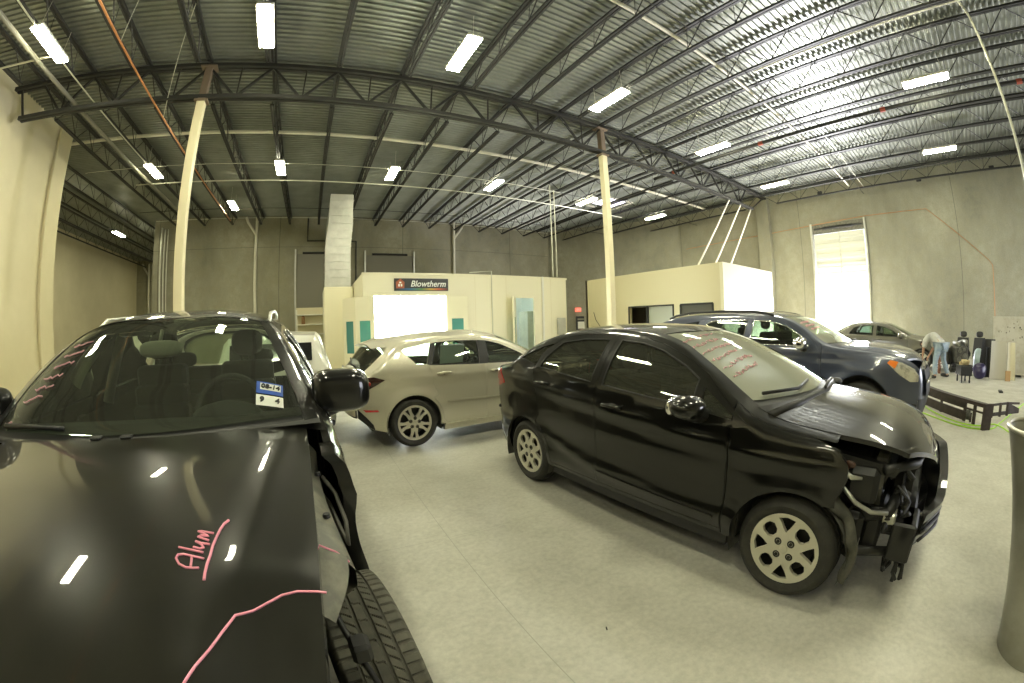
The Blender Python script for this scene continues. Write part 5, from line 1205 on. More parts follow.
pp = bpy.data.objects['paper_sheet']; pw = Matrix.Translation((org.x, org.y, 0)) @ Matrix.Rotation(HA, 4, 'Z') @ Vector((-2.20, -.675, 1.02)); pp.location = pw; pp.rotation_euler = (math.radians(14), 0, HA)

# ---------------------------------------------------------------- blue-grey crossover
eqx = dict(
    C=[(.93, .72), (.90, .90), (.80, 1.03), (.6, 1.11), (.3, 1.16), (-.2, 1.19), (-.35, 1.21), (-.8, 1.42), (-1.15, 1.57), (-1.5, 1.64), (-2.2, 1.66), (-2.9, 1.645), (-3.4, 1.60), (-3.62, 1.54), (-3.8, 1.28), (-3.88, 1.05)],
    E=[(.93, .74), (.85, .86), (.7, .97), (.5, 1.04), (.2, 1.09), (-.15, 1.12), (-.45, 1.16), (-.8, 1.37), (-1.1, 1.51), (-1.4, 1.57), (-2.0, 1.595), (-2.7, 1.59), (-3.2, 1.56), (-3.5, 1.50), (-3.65, 1.40), (-3.8, 1.18), (-3.88, 1.0)],
    WB=[(.93, .62), (.85, .72), (.7, .80), (.5, .87), (.2, .91), (-.3, .92), (-1.5, .925), (-2.8, .92), (-3.3, .88), (-3.6, .82), (-3.88, .72)],
    belt=[(.9, .85), (.2, .98), (-.5, 1.08), (-1.3, 1.10), (-2.6, 1.16), (-3.8, 1.18)], low=[(.25, .06), (.4, .02), (.6, .0), (.85, .0), (1.0, .01), (1.2, .015)], tumble=(.26, .5),
    axles=(0.08, -2.78), arch_r=.42, wheel_z=.40, flare=(.045, .12), crown=2.8, edge_r=.07, creases=[([(.1, .92), (-3, 1.02)], .01, .07)], ridges=[(-.3, .8, .8, .62, .012, .1)],
    paint=P_BLUE, tf=.90, nose=(.86, .2), cowl=(-.24, .22), header=(-1.16, .10), backlight=(-3.58, -.02), deck=(-3.76, 0), tail=(-3.84, 0),
    ws_glass=M['glass_dusty'], rear_glass=M['glass_dark'], side_glass=M['glass_mid'], strip=(.86, -3.84), rear_oh=.9, dash_x=-.45, cabin_rear=-3.5, seat_x=-1.35, rear_x=-2.2, floor_z=.42, seat_z=.2, seat_h=.58,
    doors=[dict(outline=[(-.52, .42), (-.54, 1.10), (-.62, 1.20), (-.8, 1.32), (-1.1, 1.465), (-1.4, 1.53), (-1.70, 1.545), (-1.72, 1.12), (-1.72, .42)], glass=[(-.70, 1.15), (-1.66, 1.16), (-1.65, 1.51), (-1.38, 1.495), (-1.1, 1.43), (-.82, 1.285)], handle=(-1.55, 1.02)),
           dict(outline=[(-1.73, .42), (-1.73, 1.12), (-1.71, 1.545), (-2.4, 1.55), (-2.62, 1.50), (-2.7, 1.16), (-2.66, .94), (-2.45, .86)] + arc(-2.78, .40, .47, 50, 6, 6) + [(-2.3, .42)], glass=[(-1.78, 1.165), (-2.60, 1.19), (-2.50, 1.46), (-2.35, 1.51), (-1.76, 1.512)], handle=(-2.45, 1.05))],
    fixed_glass=[[(-2.74, 1.20), (-3.25, 1.26), (-3.05, 1.45), (-2.66, 1.50)]],
    outline=outline_rear(-.515, -3.80, .36, .42), fender=outline_wing(.86, -.51, .36, .36), sill_z=.36, track=.80, mirror=(-.78, 1.20), mirror_kw=dict(out=.15, sx=.09, sy=.12, sz=.085), mirror_mat=M['chrome'],
    wheel_r=.365, tyre_w=.225, rim_r=.235, style='spoke5', seal_mat=M['chrome'], seal=.009)
root, car, body = build_car(eqx, (6.5, 1.2), -89, 'blue-grey crossover parked between the black sedan and the bright dock door', 'crossover_car')
EQX = root
fascia(car, 'front_bumper', .86, lambda z: .93 + .06 * math.sin((z - .3) * 5), .28, .82, P_BLUE, root, n=2.6, cap=.12)
fascia(car, 'lower_bumper', .86, lambda z: .93 + .06 * math.sin((z - .3) * 5), .27, .54, M['black'], root, n=2.6, cap=0, off=.008)
for sd in (1, -1):
    side_patch(car, 'headlamp', [(.42, .985), (.46, 1.02), (.62, .99), (.78, .92), (.855, .83), (.845, .76), (.74, .76), (.60, .84)], sd, M['lamp_clear'], root, off=.012, res=.04, skirt=.02)
    side_patch(car, 'turn_signal', [(.42, .985), (.46, 1.02), (.57, 1.0), (.53, .92)], sd, M['amber'], root, off=.016, res=.04, skirt=.02)
    side_patch(car, 'bumper_cladding', [(.50, .36), (.52, .54), (.70, .50), (.85, .48), (.85, .36)], sd, M['black'], root, off=.012, res=.06, skirt=.02)
    rl = [(-1.45, .64), (-1.7, .63), (-2.3, .62), (-2.9, .61), (-3.3, .58)]; z0 = [float(car.T(x, y)) for x, y in rl]
    obj('roof_rail', MB().tube([(-1.35, .64 * sd, z0[0] + .0)] + [(x, y * sd, z + (.05 if 0 < i < 4 else .03)) for i, ((x, y), z) in enumerate(zip(rl, z0))] + [(-3.45, .57 * sd, z0[-1] - .02)], .02, 8), M['black'], root, smooth=True)
ts = np.linspace(-.62, .62, 20)
obj('grille', MB().grid([[(.93 + .06 * math.sin((z - .3) * 5) - .10 * abs(y) ** 2.2 + .012, y, z) for y in ts] for z in np.linspace(.56, .90, 8)]), M['black'], root)
obj('grille_bar', MB().tube([(1.0 - .10 * abs(y) ** 2.2, y, .76) for y in ts], .02, 8), M['chrome'], root, smooth=True)
obj('fog_lamp', MB().lathe([(0, .03), (.05, .025), (.06, 0)], 0, 16, (.86, -.62, .45)), M['lamp_clear'], root)
wiper(car, root, [(-.28, .5), (-.24, .1), (-.26, -.2)], .02)
random.seed(9)
for row in range(3):
    mb = MB()
    for i in range(14): mb.tube(on_top(car, [(-.75 - row * .09 + random.uniform(-.02, .02), -.60 + i * .03 + q * .02) for q in range(3)], .006), .005, 4)
    obj('marker_writing', mb, M['chalk'], root)

# ---------------------------------------------------------------- far sedan by the dock door
far = dict(
    C=[(.90, .66), (.85, .80), (.7, .88), (.3, .96), (-.2, 1.02), (-.4, 1.06), (-.8, 1.24), (-1.15, 1.38), (-1.5, 1.44), (-2.1, 1.45), (-2.5, 1.41), (-2.9, 1.26), (-3.2, 1.13), (-3.5, 1.09), (-3.8, 1.04), (-3.88, .9)],
    E=[(.90, .58), (.8, .72), (.5, .86), (.1, .93), (-.3, .98), (-.5, 1.03), (-.8, 1.18), (-1.1, 1.31), (-1.5, 1.385), (-2.1, 1.38), (-2.5, 1.30), (-2.8, 1.19), (-3.1, 1.07), (-3.5, 1.03), (-3.8, .97), (-3.88, .85)],
    WB=[(.90, .55), (.75, .70), (.5, .82), (.1, .90), (-.5, .92), (-2.5, .92), (-3.2, .87), (-3.6, .78), (-3.88, .62)], belt=[(.9, .75), (0, .88), (-.8, .95), (-2, .98), (-3.8, .98)],
    low=[(.2, .06), (.35, .02), (.55, 0), (.8, .005), (1.0, .01)], tumble=(.3, .7), axles=(0, -2.78), arch_r=.36, wheel_z=.32, flare=(.015, .08), crown=2.5,
    paint=P_GREY, tf=.9, nose=(.84, .2), cowl=(-.3, .2), header=(-1.12, .1), backlight=(-2.42, -.1), deck=(-3.12, .05), tail=(-3.8, .1),
    ws_glass=M['glass_mid'], rear_glass=M['glass_mid'], side_glass=M['glass_mid'], strip=(.8, -3.8), rear_oh=1.0, dash_x=-.5, cabin_rear=-3.0, seat_x=-1.4, rear_x=-2.3, floor_z=.24, seat_z=.16, seat_h=.54,
    doors=[dict(outline=[(-.50, .30), (-.52, .95), (-.66, 1.06), (-.95, 1.20), (-1.3, 1.32), (-1.60, 1.355), (-1.62, .98), (-1.62, .30)], glass=[(-.72, .995), (-1.56, 1.01), (-1.55, 1.325), (-1.3, 1.285), (-.97, 1.165)], handle=(-1.45, .90)),
           dict(outline=[(-1.63, .30), (-1.63, .98), (-1.61, 1.355), (-2.1, 1.35), (-2.4, 1.29), (-2.62, 1.05), (-2.55, .8)] + arc(-2.78, .32, .4, 70, 2, 6) + [(-2.35, .30)], glass=[(-1.68, 1.015), (-2.52, 1.05), (-2.36, 1.25), (-2.1, 1.315), (-1.66, 1.322)], handle=(-2.35, .93))],
    fixed_glass=[], outline=outline_rear(-.495, -3.8, .25, .27), fender=outline_wing(.75, -.49, .3, .25), sill_z=.25, track=.80, mirror=(-.72, 1.04), wheel_r=.32, tyre_w=.2, rim_r=.22, style='spoke5', res=.09)
root, car, body = build_car(far, (14.9, .75), -90, 'small-looking grey-green sedan farthest back, in front of the bright dock door', 'sedan')
fascia(car, 'front_bumper', .74, lambda z: .90, .24, .66, P_GREY, root, cap=.08); fascia(car, 'rear_bumper', -3.8, lambda z: -3.92, .25, .9, P_GREY, root, front=False, cap=.06)
for sd in (1, -1):
    side_patch(car, 'tail_lamp', [(-3.4, .90), (-3.55, 1.0), (-3.75, .94), (-3.78, .8)], sd, M['red_lens'], root, off=.006, res=.08, skirt=.01)

# ---------------------------------------------------------------- white wagon behind the nearest car
van = thing('white_wagon', 'white boxy wagon with cloudy plastic over its tail, behind the nearest black car', 'car', (-.64, 7.80, 0), math.radians(90))
def vsec(x, w, z0, z1, wt): return [(x, -w, z0), (x, -w * 1.0, z0 + .4), (x, -w * .99, .92), (x, -wt * 1.03, z1 - .10), (x, -wt * .92, z1 - .02), (x, 0, z1 + .01), (x, wt * .92, z1 - .02), (x, wt * 1.03, z1 - .10), (x, w * .99, .92), (x, w, z0 + .4), (x, w, z0)]
mb = MB(); rows = [vsec(-2.33, .80, .30, 1.00, .78), vsec(-2.28, .85, .26, 1.06, .80), vsec(-2.12, .86, .26, 1.40, .66), vsec(-2.02, .87, .26, 1.47, .68), vsec(-1.0, .88, .26, 1.52, .70), vsec(.3, .88, .26, 1.50, .70), vsec(1.0, .88, .26, 1.06, .80), vsec(1.8, .85, .3, .92, .78), vsec(2.0, .75, .35, .75, .7)]
mb.grid(rows); n = 11; mb.f += [tuple(range(n)), tuple(range(8 * n, 9 * n))]
obj('wagon_body', mb, P_WHITE, van, smooth=True, angle=30)
def tailp(y, z, d=0): return (-2.28 + (z - 1.06) * .47 - .012 - d, y, z)
obj('rear_window', MB().grid([[tailp(y, z, .006) for y in np.linspace(-.58, .58, 8)] for z in np.linspace(1.12, 1.36, 4)]), M['blackgloss'], van)
obj('plastic_wrap', MB().grid([[(-2.30 + .30 * v + .02 * math.sin(u * 14), -.66 - .19 * (1 - v) + .03 * math.sin(u * 9 + v * 7) - .02 * u, .80 + .62 * v + .03 * math.sin(u * 11)) for u in np.linspace(0, 1, 8)] for v in np.linspace(0, 1, 14)]), P_WHITE, van, smooth=True)
obj('rear_bumper', MB().cbox(-2.42, -2.22, -.80, .80, .34, .60, .05), P_WHITE, van)
obj('tow_hole', MB().ellipsoid((-2.42, -.66, .45), (.02, .05, .035), 12, 8), M['black'], van)
for sd in (1, -1):
    obj('tail_lamp', MB().cbox(-2.36, -2.26, sd * .77 - .05, sd * .77 + .05, .66, .98, .02), mat('pale_lens', (.6, .5, .42), .2), van)
    for xx in (-1.45, 1.2): make_wheel(van, (xx, .77 * sd, .31), sd, .31, .19, .2, 'spoke5')
# ================================================================== parts, tools and the man at the far right
def skin_fig(name, chain, m, parent=None, sub=2):
    """chain: {joint: (pos, radius_x, radius_y)}, edges list"""
    J, Ed, rootj = chain; names = list(J); me = bpy.data.meshes.new(name)
    me.from_pydata([J[n][0] for n in names], [(names.index(a), names.index(b)) for a, b in Ed], []); me.materials.append(m)
    o = bpy.data.objects.new(name, me); COL.objects.link(o); o.parent = parent
    sk = o.modifiers.new('skin', 'SKIN'); sk.use_smooth_shade = True
    for i, n in enumerate(names):
        v = me.skin_vertices[0].data[i]; v.radius = (J[n][1], J[n][2] if len(J[n]) > 2 else J[n][1]); v.use_root = (n == rootj)
    s2 = o.modifiers.new('sub', 'SUBSURF'); s2.levels = sub; s2.render_levels = sub
    return o
M['skin'] = mat('skin', (.42, .24, .15), .6); M['shirt'] = mat('pale_grey_shirt', (.50, .50, .44), .85, noise=(8, (.40, .40, .36), .4, .6)); M['denim'] = mat('faded_denim', (.20, .27, .33), .9, noise=(10, (.32, .38, .42), .35, .65)); M['hair'] = mat('dark_hair', (.03, .02, .015), .8)
# man bent double at the hips, back to the right, hands down inside the wheel area of the far sedan
man = thing('person', 'person in pale grey shirt and faded jeans bending down beside the far sedan', 'person', (12.75, .12, 0), math.radians(58))
man.scale = (1, 1, .94)
# local: x = forward (towards the car, world +Y), y = left, z up
J = dict(pel=((0, 0, .93), .155, .125), wa=((.10, 0, 1.06), .145, .115), ch=((.30, 0, 1.14), .165, .125), up=((.45, 0, 1.09), .13, .10), nk=((.54, 0, 1.02), .055), hd0=((.60, 0, .97), .06), hd1=((.66, 0, .90), .088, .078), hd2=((.70, 0, .82), .062, .058),
         hl=((.0, .10, .88), .098), kl=((.06, .21, .50), .062), cl=((.02, .26, .30), .058), al=((-.04, .31, .09), .042), fl=((.04, .32, .045), .042, .034), tl=((.15, .34, .035), .030, .026),
         hr=((.0, -.10, .88), .098), kr=((.04, -.20, .49), .062), cr=((-.02, -.25, .30), .058), ar=((-.08, -.30, .09), .042), fr=((0, -.32, .045), .042, .034), tr=((.11, -.35, .035), .030, .026),
         sl=((.42, .18, 1.07), .068), el=((.47, .24, .80), .045), wl=((.55, .16, .58), .030), ml=((.58, .13, .50), .034, .020),
         sr=((.42, -.18, 1.07), .068), er=((.44, -.25, .80), .045), wr=((.54, -.17, .58), .030), mr=((.57, -.14, .50), .034, .020))
Ed = [('pel', 'wa'), ('wa', 'ch'), ('ch', 'up'), ('up', 'nk'), ('nk', 'hd0'), ('hd0', 'hd1'), ('hd1', 'hd2'), ('pel', 'hl'), ('hl', 'kl'), ('kl', 'cl'), ('cl', 'al'), ('al', 'fl'), ('fl', 'tl'),
      ('pel', 'hr'), ('hr', 'kr'), ('kr', 'cr'), ('cr', 'ar'), ('ar', 'fr'), ('fr', 'tr'), ('up', 'sl'), ('sl', 'el'), ('el', 'wl'), ('wl', 'ml'), ('up', 'sr'), ('sr', 'er'), ('er', 'wr'), ('wr', 'mr')]
# five fingers on each hand
for s_, side in (('l', 1), ('r', -1)):
    bx, by, bz = J['m' + s_][0]
    for k, (oy, ln) in enumerate(((-.028, .045), (-.010, .055), (.010, .052), (.027, .042))):
        a = 'f%d%s' % (k, s_); b = 'g%d%s' % (k, s_)
        J[a] = ((bx + .015, by + oy, bz - .040), .009); J[b] = ((bx + .005, by + oy, bz - .040 - ln), .008); Ed += [('m' + s_, a), (a, b)]
    J['th' + s_] = ((bx - .005, by - side * .045, bz - .02), .010); J['tk' + s_] = ((bx + .005, by - side * .055, bz - .055), .008); Ed += [('m' + s_, 'th' + s_), ('th' + s_, 'tk' + s_)]
bd = skin_fig('body', (J, Ed, 'pel'), M['skin'], man)
def grow(names_, edges, k, root_, nm, m_):
    return skin_fig(nm, ({n: (J[n][0],) + tuple(r + k for r in J[n][1:]) for n in names_}, edges, root_), m_, man)
jn = ['pel', 'hl', 'kl', 'cl', 'al', 'hr', 'kr', 'cr', 'ar']
grow(jn, [e for e in Ed if e[0] in jn and e[1] in jn], .022, 'pel', 'jeans', M['denim'])
tn = ['pel', 'wa', 'ch', 'up', 'sl', 'el', 'sr', 'er']
grow(tn, [e for e in Ed if e[0] in tn and e[1] in tn], .032, 'wa', 'shirt', M['shirt'])
obj('hair', MB().ellipsoid((.675, 0, .905), (.095, .085, .085), 18, 12), M['hair'], man, smooth=True)
for s_ in ('l', 'r'):
    x, y, z = J['f' + s_][0]; obj('shoe', MB().ellipsoid((x + .03, y, .05), (.15, .055, .05), 16, 10, 2.6), M['black'], man, smooth=True)
for sy in (-1, 1): obj('ear', MB().ellipsoid((.655, .085 * sy, .90), (.02, .012, .03), 10, 8), M['skin'], man, smooth=True)
obj('nose', MB().ellipsoid((.735, 0, .86), (.018, .016, .022), 10, 8), M['skin'], man, smooth=True)
for sy in (-1, 1): obj('eye', MB().ellipsoid((.735, .032 * sy, .885), (.010, .014, .009), 10, 6), M['white'], man, smooth=True)
obj('mouth', MB().ellipsoid((.735, 0, .825), (.008, .026, .006), 10, 6), mat('lips', (.30, .12, .09), .6), man, smooth=True)

# engine and gearbox behind the man
en = thing('engine_assembly', 'grimy silver engine with pulleys standing on the floor right behind the bending man', 'engine', (14.6, -.46, 0), math.radians(20))
en.scale = (.8, .8, .9)
random.seed(4)
obj('engine_block', MB().cbox(-.35, .35, -.28, .28, .30, .82, .04), M['liner'], en); obj('sump', MB().cbox(-.30, .30, -.20, .20, .12, .32, .05), M['black'], en)
obj('intake_manifold', MB().tube([(-.3, -.2, .9), (-.1, -.28, .98), (.2, -.25, .98), (.35, -.1, .9)], .07, 10).tube([(-.3, .1, .88), (.3, .1, .92)], .08, 10), M['apron'], en, smooth=True)
for y, z, r_ in ((-.15, .5, .12), (.12, .42, .09), (.1, .70, .07), (-.1, .74, .05)): obj('pulley', MB().lathe([(0, -.40), (r_, -.40), (r_ * .85, -.385), (r_, -.36), (r_, -.34), (0, -.34)], 0, 20, (0, y, z)), M['apron'], en, smooth=True, angle=35)
for k in range(6): obj('hose', MB().tube([(random.uniform(-.3, .3), -.25, .85), (random.uniform(-.4, .4), -.38, random.uniform(.5, .8)), (random.uniform(-.4, .4), -.30, .4)], .025, 8), M['black'], en, smooth=True)
for qx in (-1, 1):
    for qy in (-1, 1): obj('stand_leg', MB().beam((.3 * qx, .3 * qy, 0), (.25 * qx, .2 * qy, .3), .05), M['steel'], en)
# rusty suspension parts on the ground between his legs
sp_ = thing('suspension_part', 'rust-brown suspension strut lying upright seen between the legs of the bending man', 'car part', (13.45, .16, 0))
M['rust'] = mat('rust', (.26, .11, .06), .8, noise=(20, (.12, .06, .04), .4, .6))
obj('strut_tube', MB().tube([(0, 0, .05), (.08, .02, .55)], .035, 10), M['rust'], sp_, smooth=True)
obj('coil_spring', MB().tube([(.04 + .012 * t_ + .07 * math.cos(t_ * 2.6), .01 + .07 * math.sin(t_ * 2.6), .18 + .028 * t_) for t_ in np.linspace(0, 13, 90)], .011, 6), M['rust'], sp_, smooth=True)
obj('hub', MB().lathe([(0, -.05), (.09, -.05), (.09, .03), (.04, .05), (0, .05)], 1, 18, (0, 0, .12)), M['rust'], sp_, smooth=True, angle=40)

# dark grey bins of fasteners in the middle
def crate(loc, rz, label, content):
    c = thing('parts_bin', label, 'bin', loc, rz); c.scale = (.78, .78, .9)
    mb = MB(); w_, d_, h_, t_ = .30, .21, .26, .012; z0 = .20
    for (x0, x1, y0, y1) in ((-w_, w_, -d_, -d_ + t_), (-w_, w_, d_ - t_, d_), (-w_, -w_ + t_, -d_, d_), (w_ - t_, w_, -d_, d_)): mb.box(x0, x1, y0, y1, z0, z0 + h_)
    mb.box(-w_, w_, -d_, d_, z0, z0 + t_); obj('tub', mb, M['black'], c)
    obj('rim', MB().tube([(-w_, -d_, z0 + h_), (w_, -d_, z0 + h_), (w_, d_, z0 + h_), (-w_, d_, z0 + h_)], .018, 6, closed=True), M['liner'], c)
    for sx_ in (-1, 1):
        for sy_ in (-1, 1):
            g = obj('caster_leg', MB().beam((sx_ * .24, sy_ * .15, .06), (sx_ * .24, sy_ * .15, .21), .04), M['black'], c)
            obj('caster_wheel', MB().lathe([(0, -.02), (.045, -.02), (.045, .02), (0, .02)], 1, 14, (sx_ * .24, sy_ * .15, .045)), M['black'], g)
    return c
crate((12.2, -.55, 0), .3, 'black wheeled parts bin heaped with tan hardware on the floor right of the man', 0)
random.seed(11)
for k in range(9):
    o = obj('hardware_box', MB().cbox(-.07, .07, -.05, .05, 0, .08, .01), mat('tan_card_%d' % k, (.42 + .1 * random.random(), .36, .18), .8), None, loc=(12.2 + random.uniform(-.13, .13), -.55 + random.uniform(-.08, .08), .365 + (.05 if k < 5 else .10)), rot=(0, 0, random.random() * 3))
    tag(o, 'small tan hardware box heaped in the black wheeled bin', 'box', 'hardware boxes in the black bin')

# car seats with a shiny black look, leaned against the wall area
def car_seat(loc, rz, label, tilt=0.0, m_=None, kind=0):
    m_ = m_ or M['black']; s_ = thing('car_seat', label, 'car seat', loc, rz)
    obj('cushion', MB().cbox(-.28, .28, -.30, .25, .22, .42, .06), m_, s_, smooth=True, angle=50)
    rows = []
    for t_ in np.linspace(0, 1, 7): rows.append([(x * (1 - .25 * t_), .20 + .18 * t_ + (.05 if abs(x) > .2 else 0) * -1, .36 + .62 * t_) for x in (-.28, -.22, 0, .22, .28)])
    bk = MB().grid(rows).grid([[(x, y + .12, z) for x, y, z in r_] for r_ in rows]); 
    for e_ in (0, 4): bk.grid([[r_[e_], (r_[e_][0], r_[e_][1] + .12, r_[e_][2])] for r_ in rows])
    bk.grid([rows[-1], [(x, y + .12, z) for x, y, z in rows[-1]]]); obj('backrest', bk, m_, s_, smooth=True, angle=45)
    obj('headrest', MB().ellipsoid((0, .43, 1.10), (.14, .06, .11), 18, 12, 2.8), m_, s_, smooth=True)
    s_.scale = (1.0, .95, .93)
    for x in (-.2, .2): obj('seat_rail', MB().box(x - .02, x + .02, -.3, .3, .0, .05).box(x - .015, x + .015, -.2, -.17, .05, .25).box(x - .015, x + .015, .17, .2, .05, .25), M['steel'], s_)
    return s_
car_seat((16.9, -.62, 0), -1.8, 'black car seat with headrest, left one of the two tall seats by the right wall')
car_seat((16.9, -1.34, 0), -1.6, 'black car seat with headrest, right one of the two tall seats by the right wall')
# bin bags and wrapped parts
def blob(name, c, r_, m_, label, cat, seed, parent=None):
    random.seed(seed); mb = MB().ellipsoid((0, 0, r_[2]), r_, 26, 16, 2.4); ph = [random.uniform(0, 6) for _ in range(6)]
    mb.v = [(x * (1 + .10 * math.sin(7 * z / r_[2] + ph[0]) + .06 * math.sin(9 * y / r_[1] + ph[1])), y * (1 + .10 * math.sin(6 * x / r_[0] + ph[2]) + .05 * math.sin(11 * z + ph[3])), z * (1 + .06 * math.sin(8 * x / r_[0] + ph[4]))) for x, y, z in mb.v]
    return tag(obj(name, mb, m_, None, smooth=True, loc=c), label, cat)
blob('wrapped_bundle', (14.6, -1.12, 0), (.14, .16, .34), mat('pale_blue_wrap', (.36, .46, .48), .35), 'pale blue plastic-wrapped bundle in front of the black seats', 'bundle', 2)
blob('purple_bundle', (13.1, -1.06, 0), (.18, .19, .20), mat('purple_cover', (.022, .016, .06), .3), 'dark purple wrapped bundle at the foot of the leaning black panels', 'bundle', 3)
# leaning dark body panels
def panel(loc, rz, w_, h_, bend, m_, label, name='body_panel', cat='car panel', lean=.35, hole=False):
    rows = []; 
    for v in np.linspace(0, 1, 12): rows.append([(w_ * (u - .5) * (1 - .25 * v * bend), lean * v * h_ * .5 + bend * .12 * math.sin(u * 3.1), h_ * v) for u in np.linspace(0, 1, 10)])
    mb = MB().grid(rows).grid([[(x, y + .02, z) for x, y, z in r_] for r_ in rows]); mb.grid([rows[-1], [(x, y + .02, z) for x, y, z in rows[-1]]])
    for e_ in (0, -1): mb.grid([[r_[e_], (r_[e_][0], r_[e_][1] + .02, r_[e_][2])] for r_ in rows])
    return tag(obj(name, mb, m_, None, smooth=True, loc=loc, rot=(0, 0, rz), angle=50), label, cat)
panel((13.7, -1.32, 0), -1.9, .55, 1.0, 1, M['black'], 'dull black curved car panel leaning behind the purple bundle')
panel((13.45, -1.40, 0), -1.5, .30, .80, 1, M['black'], 'black car panel leaning rightwards next to the pale panels')
panel((13.15, -1.62, 0), -1.57, .50, .98, .6, mat('putty_panel', (.42, .40, .32), .6), 'pale putty-coloured flat car panel leaning at the left side of the white crate')
panel((13.15, -2.02, 0), -1.57, .26, .95, .8, mat('cream_panel', (.62, .58, .42), .6), 'narrow cream panel with a rounded top leaning against the white crate')
tag(obj('wood_board', MB().cbox(-.02, .02, -.08, .08, 0, .26, .005), mat('wood_board', (.35, .22, .09), .7), None, loc=(12.95, -1.90, 0), rot=(0, .1, .2)), 'short brown wooden board standing on end beside the white crate', 'board')
low = thing('axle_part', 'low dark axle assembly lying flat on the floor behind the black parts bin', 'car part', (14.0, -.70, 0), 1.2)
obj('beam', MB().tube([(-.5, 0, .12), (-.2, .05, .16), (.3, 0, .12), (.5, .05, .1)], .05, 8), M['black'], low, smooth=True)
for x in (-.5, .5): obj('hub', MB().lathe([(0, -.04), (.1, -.04), (.1, .04), (0, .04)], 0, 16, (x, 0, .11)), M['steel'], low, smooth=True, angle=40)
# black engine-bay pieces between the man and the seats
rk = thing('radiator_pack', 'black radiator and fan pack standing behind the parts bin', 'car part', (15.9, -.35, 0), -1.2)
obj('core', MB().cbox(-.35, .35, -.03, .03, .08, .62, .01), M['black'], rk); obj('fan_ring', MB().lathe([(.20, -.04), (.23, -.04), (.23, .05), (.20, .05), (.20, -.04)], 1, 24, (0, -.05, .36)), M['liner'], rk)
for q in (-.31, .31): obj('foot', MB().box(q - .03, q + .03, -.1, .1, 0, .08), M['black'], rk)
# tall white crate at the right edge
cr = thing('white_crate', 'tall white-painted crate with dark stencil specks at the right edge of the photo', 'crate', (14.95, -2.22, 0), math.radians(-9))
M['crate'] = mat('crate_white', (.50, .48, .39), .6, noise=(5, (.42, .39, .30), .45, .65))
obj('box', MB().cbox(-.9, .9, -.55, .55, .06, 1.62, .01), M['crate'], cr)
mb = MB()
for x in (-.86, -.1, .86): mb.box(x - .05, x + .05, -.565, -.55, .06, 1.62)
for y in (-.5, .5): mb.box(-.915, -.9, y - .05, y + .05, .06, 1.62)
mb.box(-.9, .9, -.57, -.55, 1.52, 1.62); mb.box(-.92, -.9, -.55, .55, 1.52, 1.62)
obj('batten', mb, M['crate'], cr)
obj('runner', MB().box(-.85, .85, -.5, -.4, 0, .06).box(-.85, .85, .4, .5, 0, .06), M['crate'], cr)
random.seed(8); mb = MB()
for k in range(16):
    y = random.uniform(-.4, .4); z = random.uniform(.9, 1.48); obj('stencil_speck', MB().box(-.924, -.916, y, y + random.uniform(.01, .05), z, z + random.uniform(.01, .05)), M['steel'], cr)

# ------------------------------------------------ removed bumper covers on the floor
bp = thing('bumper_carrier', 'dark brown-black stripped bumper carrier with square holes lying on the floor', 'car part', (0, 0, 0))
bp.scale = (1, 1, .86)
P0 = Vector((8.85, .55, 0)); P1 = Vector((7.0, -.76, 0)); D = (P1 - P0).normalized(); Nn = Vector((-D.y, D.x, 0)); L = (P1 - P0).length
def bpt(s_, n_, z): return tuple(P0 + D * s_ + Nn * n_ + Vector((0, 0, z)))
def bslab(s0, s1, z0, z1, n0=0.0, n1=.03, bow=.10):
    a = MB(); R_ = []
    for s_ in np.linspace(s0, s1, 12):
        b_ = -bow * math.sin(math.pi * s_ / L); R_.append([bpt(s_, n0 + b_, z0), bpt(s_, n0 + b_, z1), bpt(s_, n1 + b_, z1), bpt(s_, n1 + b_, z0), bpt(s_, n0 + b_, z0)])
    a.grid(R_); a.f += [(0, 1, 2, 3), tuple(11 * 5 + i for i in (3, 2, 1, 0))]; return a
mb = bslab(0, L, .36, .42, -.06, .06); mb2 = bslab(0, L, .24, .27)
obj('top_flange', mb, M['maroon'], bp); obj('middle_rail', mb2, M['maroon'], bp); obj('lower_face', bslab(.1, L - .35, .04, .20, -.02, .02), M['maroon'], bp)
for s_ in (0.02, .25, .45, 1.05, L - .55, L - .32, L - .05): obj('web', bslab(s_, s_ + .05, .02, .40), M['maroon'], bp)
for s0_, s1_ in ((.5, 1.05), (1.1, L - .55)): obj('web_panel', bslab(s0_, s1_, .27, .37), M['maroon'], bp)
obj('end_plate', MB().beam(bpt(L, 0, 0), bpt(L, 0, .43), .16, .05, up=tuple(D)), M['maroon'], bp)
obj('fog_lamp_ring', MB().lathe([(.06, -.03), (.085, -.03), (.085, .04), (.06, .04), (.06, -.03)], 1, 20, bpt(L - .42, -.05, .15)), M['liner'], bp, smooth=True, angle=40)
obj('white_clip', MB().cbox(*[v for c_, r_ in zip(bpt(L - .38, -.09, .04), (.03, .03, .035)) for v in (c_ - r_, c_ + r_)], .008), M['white'], bp)
obj('white_label', MB().cbox(*[v for c_, r_ in zip(bpt(.48, -.10, .24), (.035, .03, .06)) for v in (c_ - r_, c_ + r_)], .006), M['white'], bp)
b2 = thing('bumper_end', 'smaller dark bumper end piece with two square openings, behind the brown bumper carrier', 'car part', (8.0, -1.15, 0), math.radians(-60))
rows = [[(x, .10 * math.sin(x * 2.5), .05 + z * (1 - .35 * max(0, x - .1))) for z in (0, .06, .16, .20)] for x in np.linspace(-.35, .45, 12)]
obj('shell', MB().grid([[r_[0], r_[1]] for r_ in rows]).grid([[r_[2], r_[3]] for r_ in rows]), M['maroon'], b2, smooth=True)
for x in (-.30, -.08, .12): obj('divider', MB().cbox(x - .025, x + .025, .10 * math.sin(x * 2.5) - .01, .10 * math.sin(x * 2.5) + .02, .03, .25, .005), M['maroon'], b2)
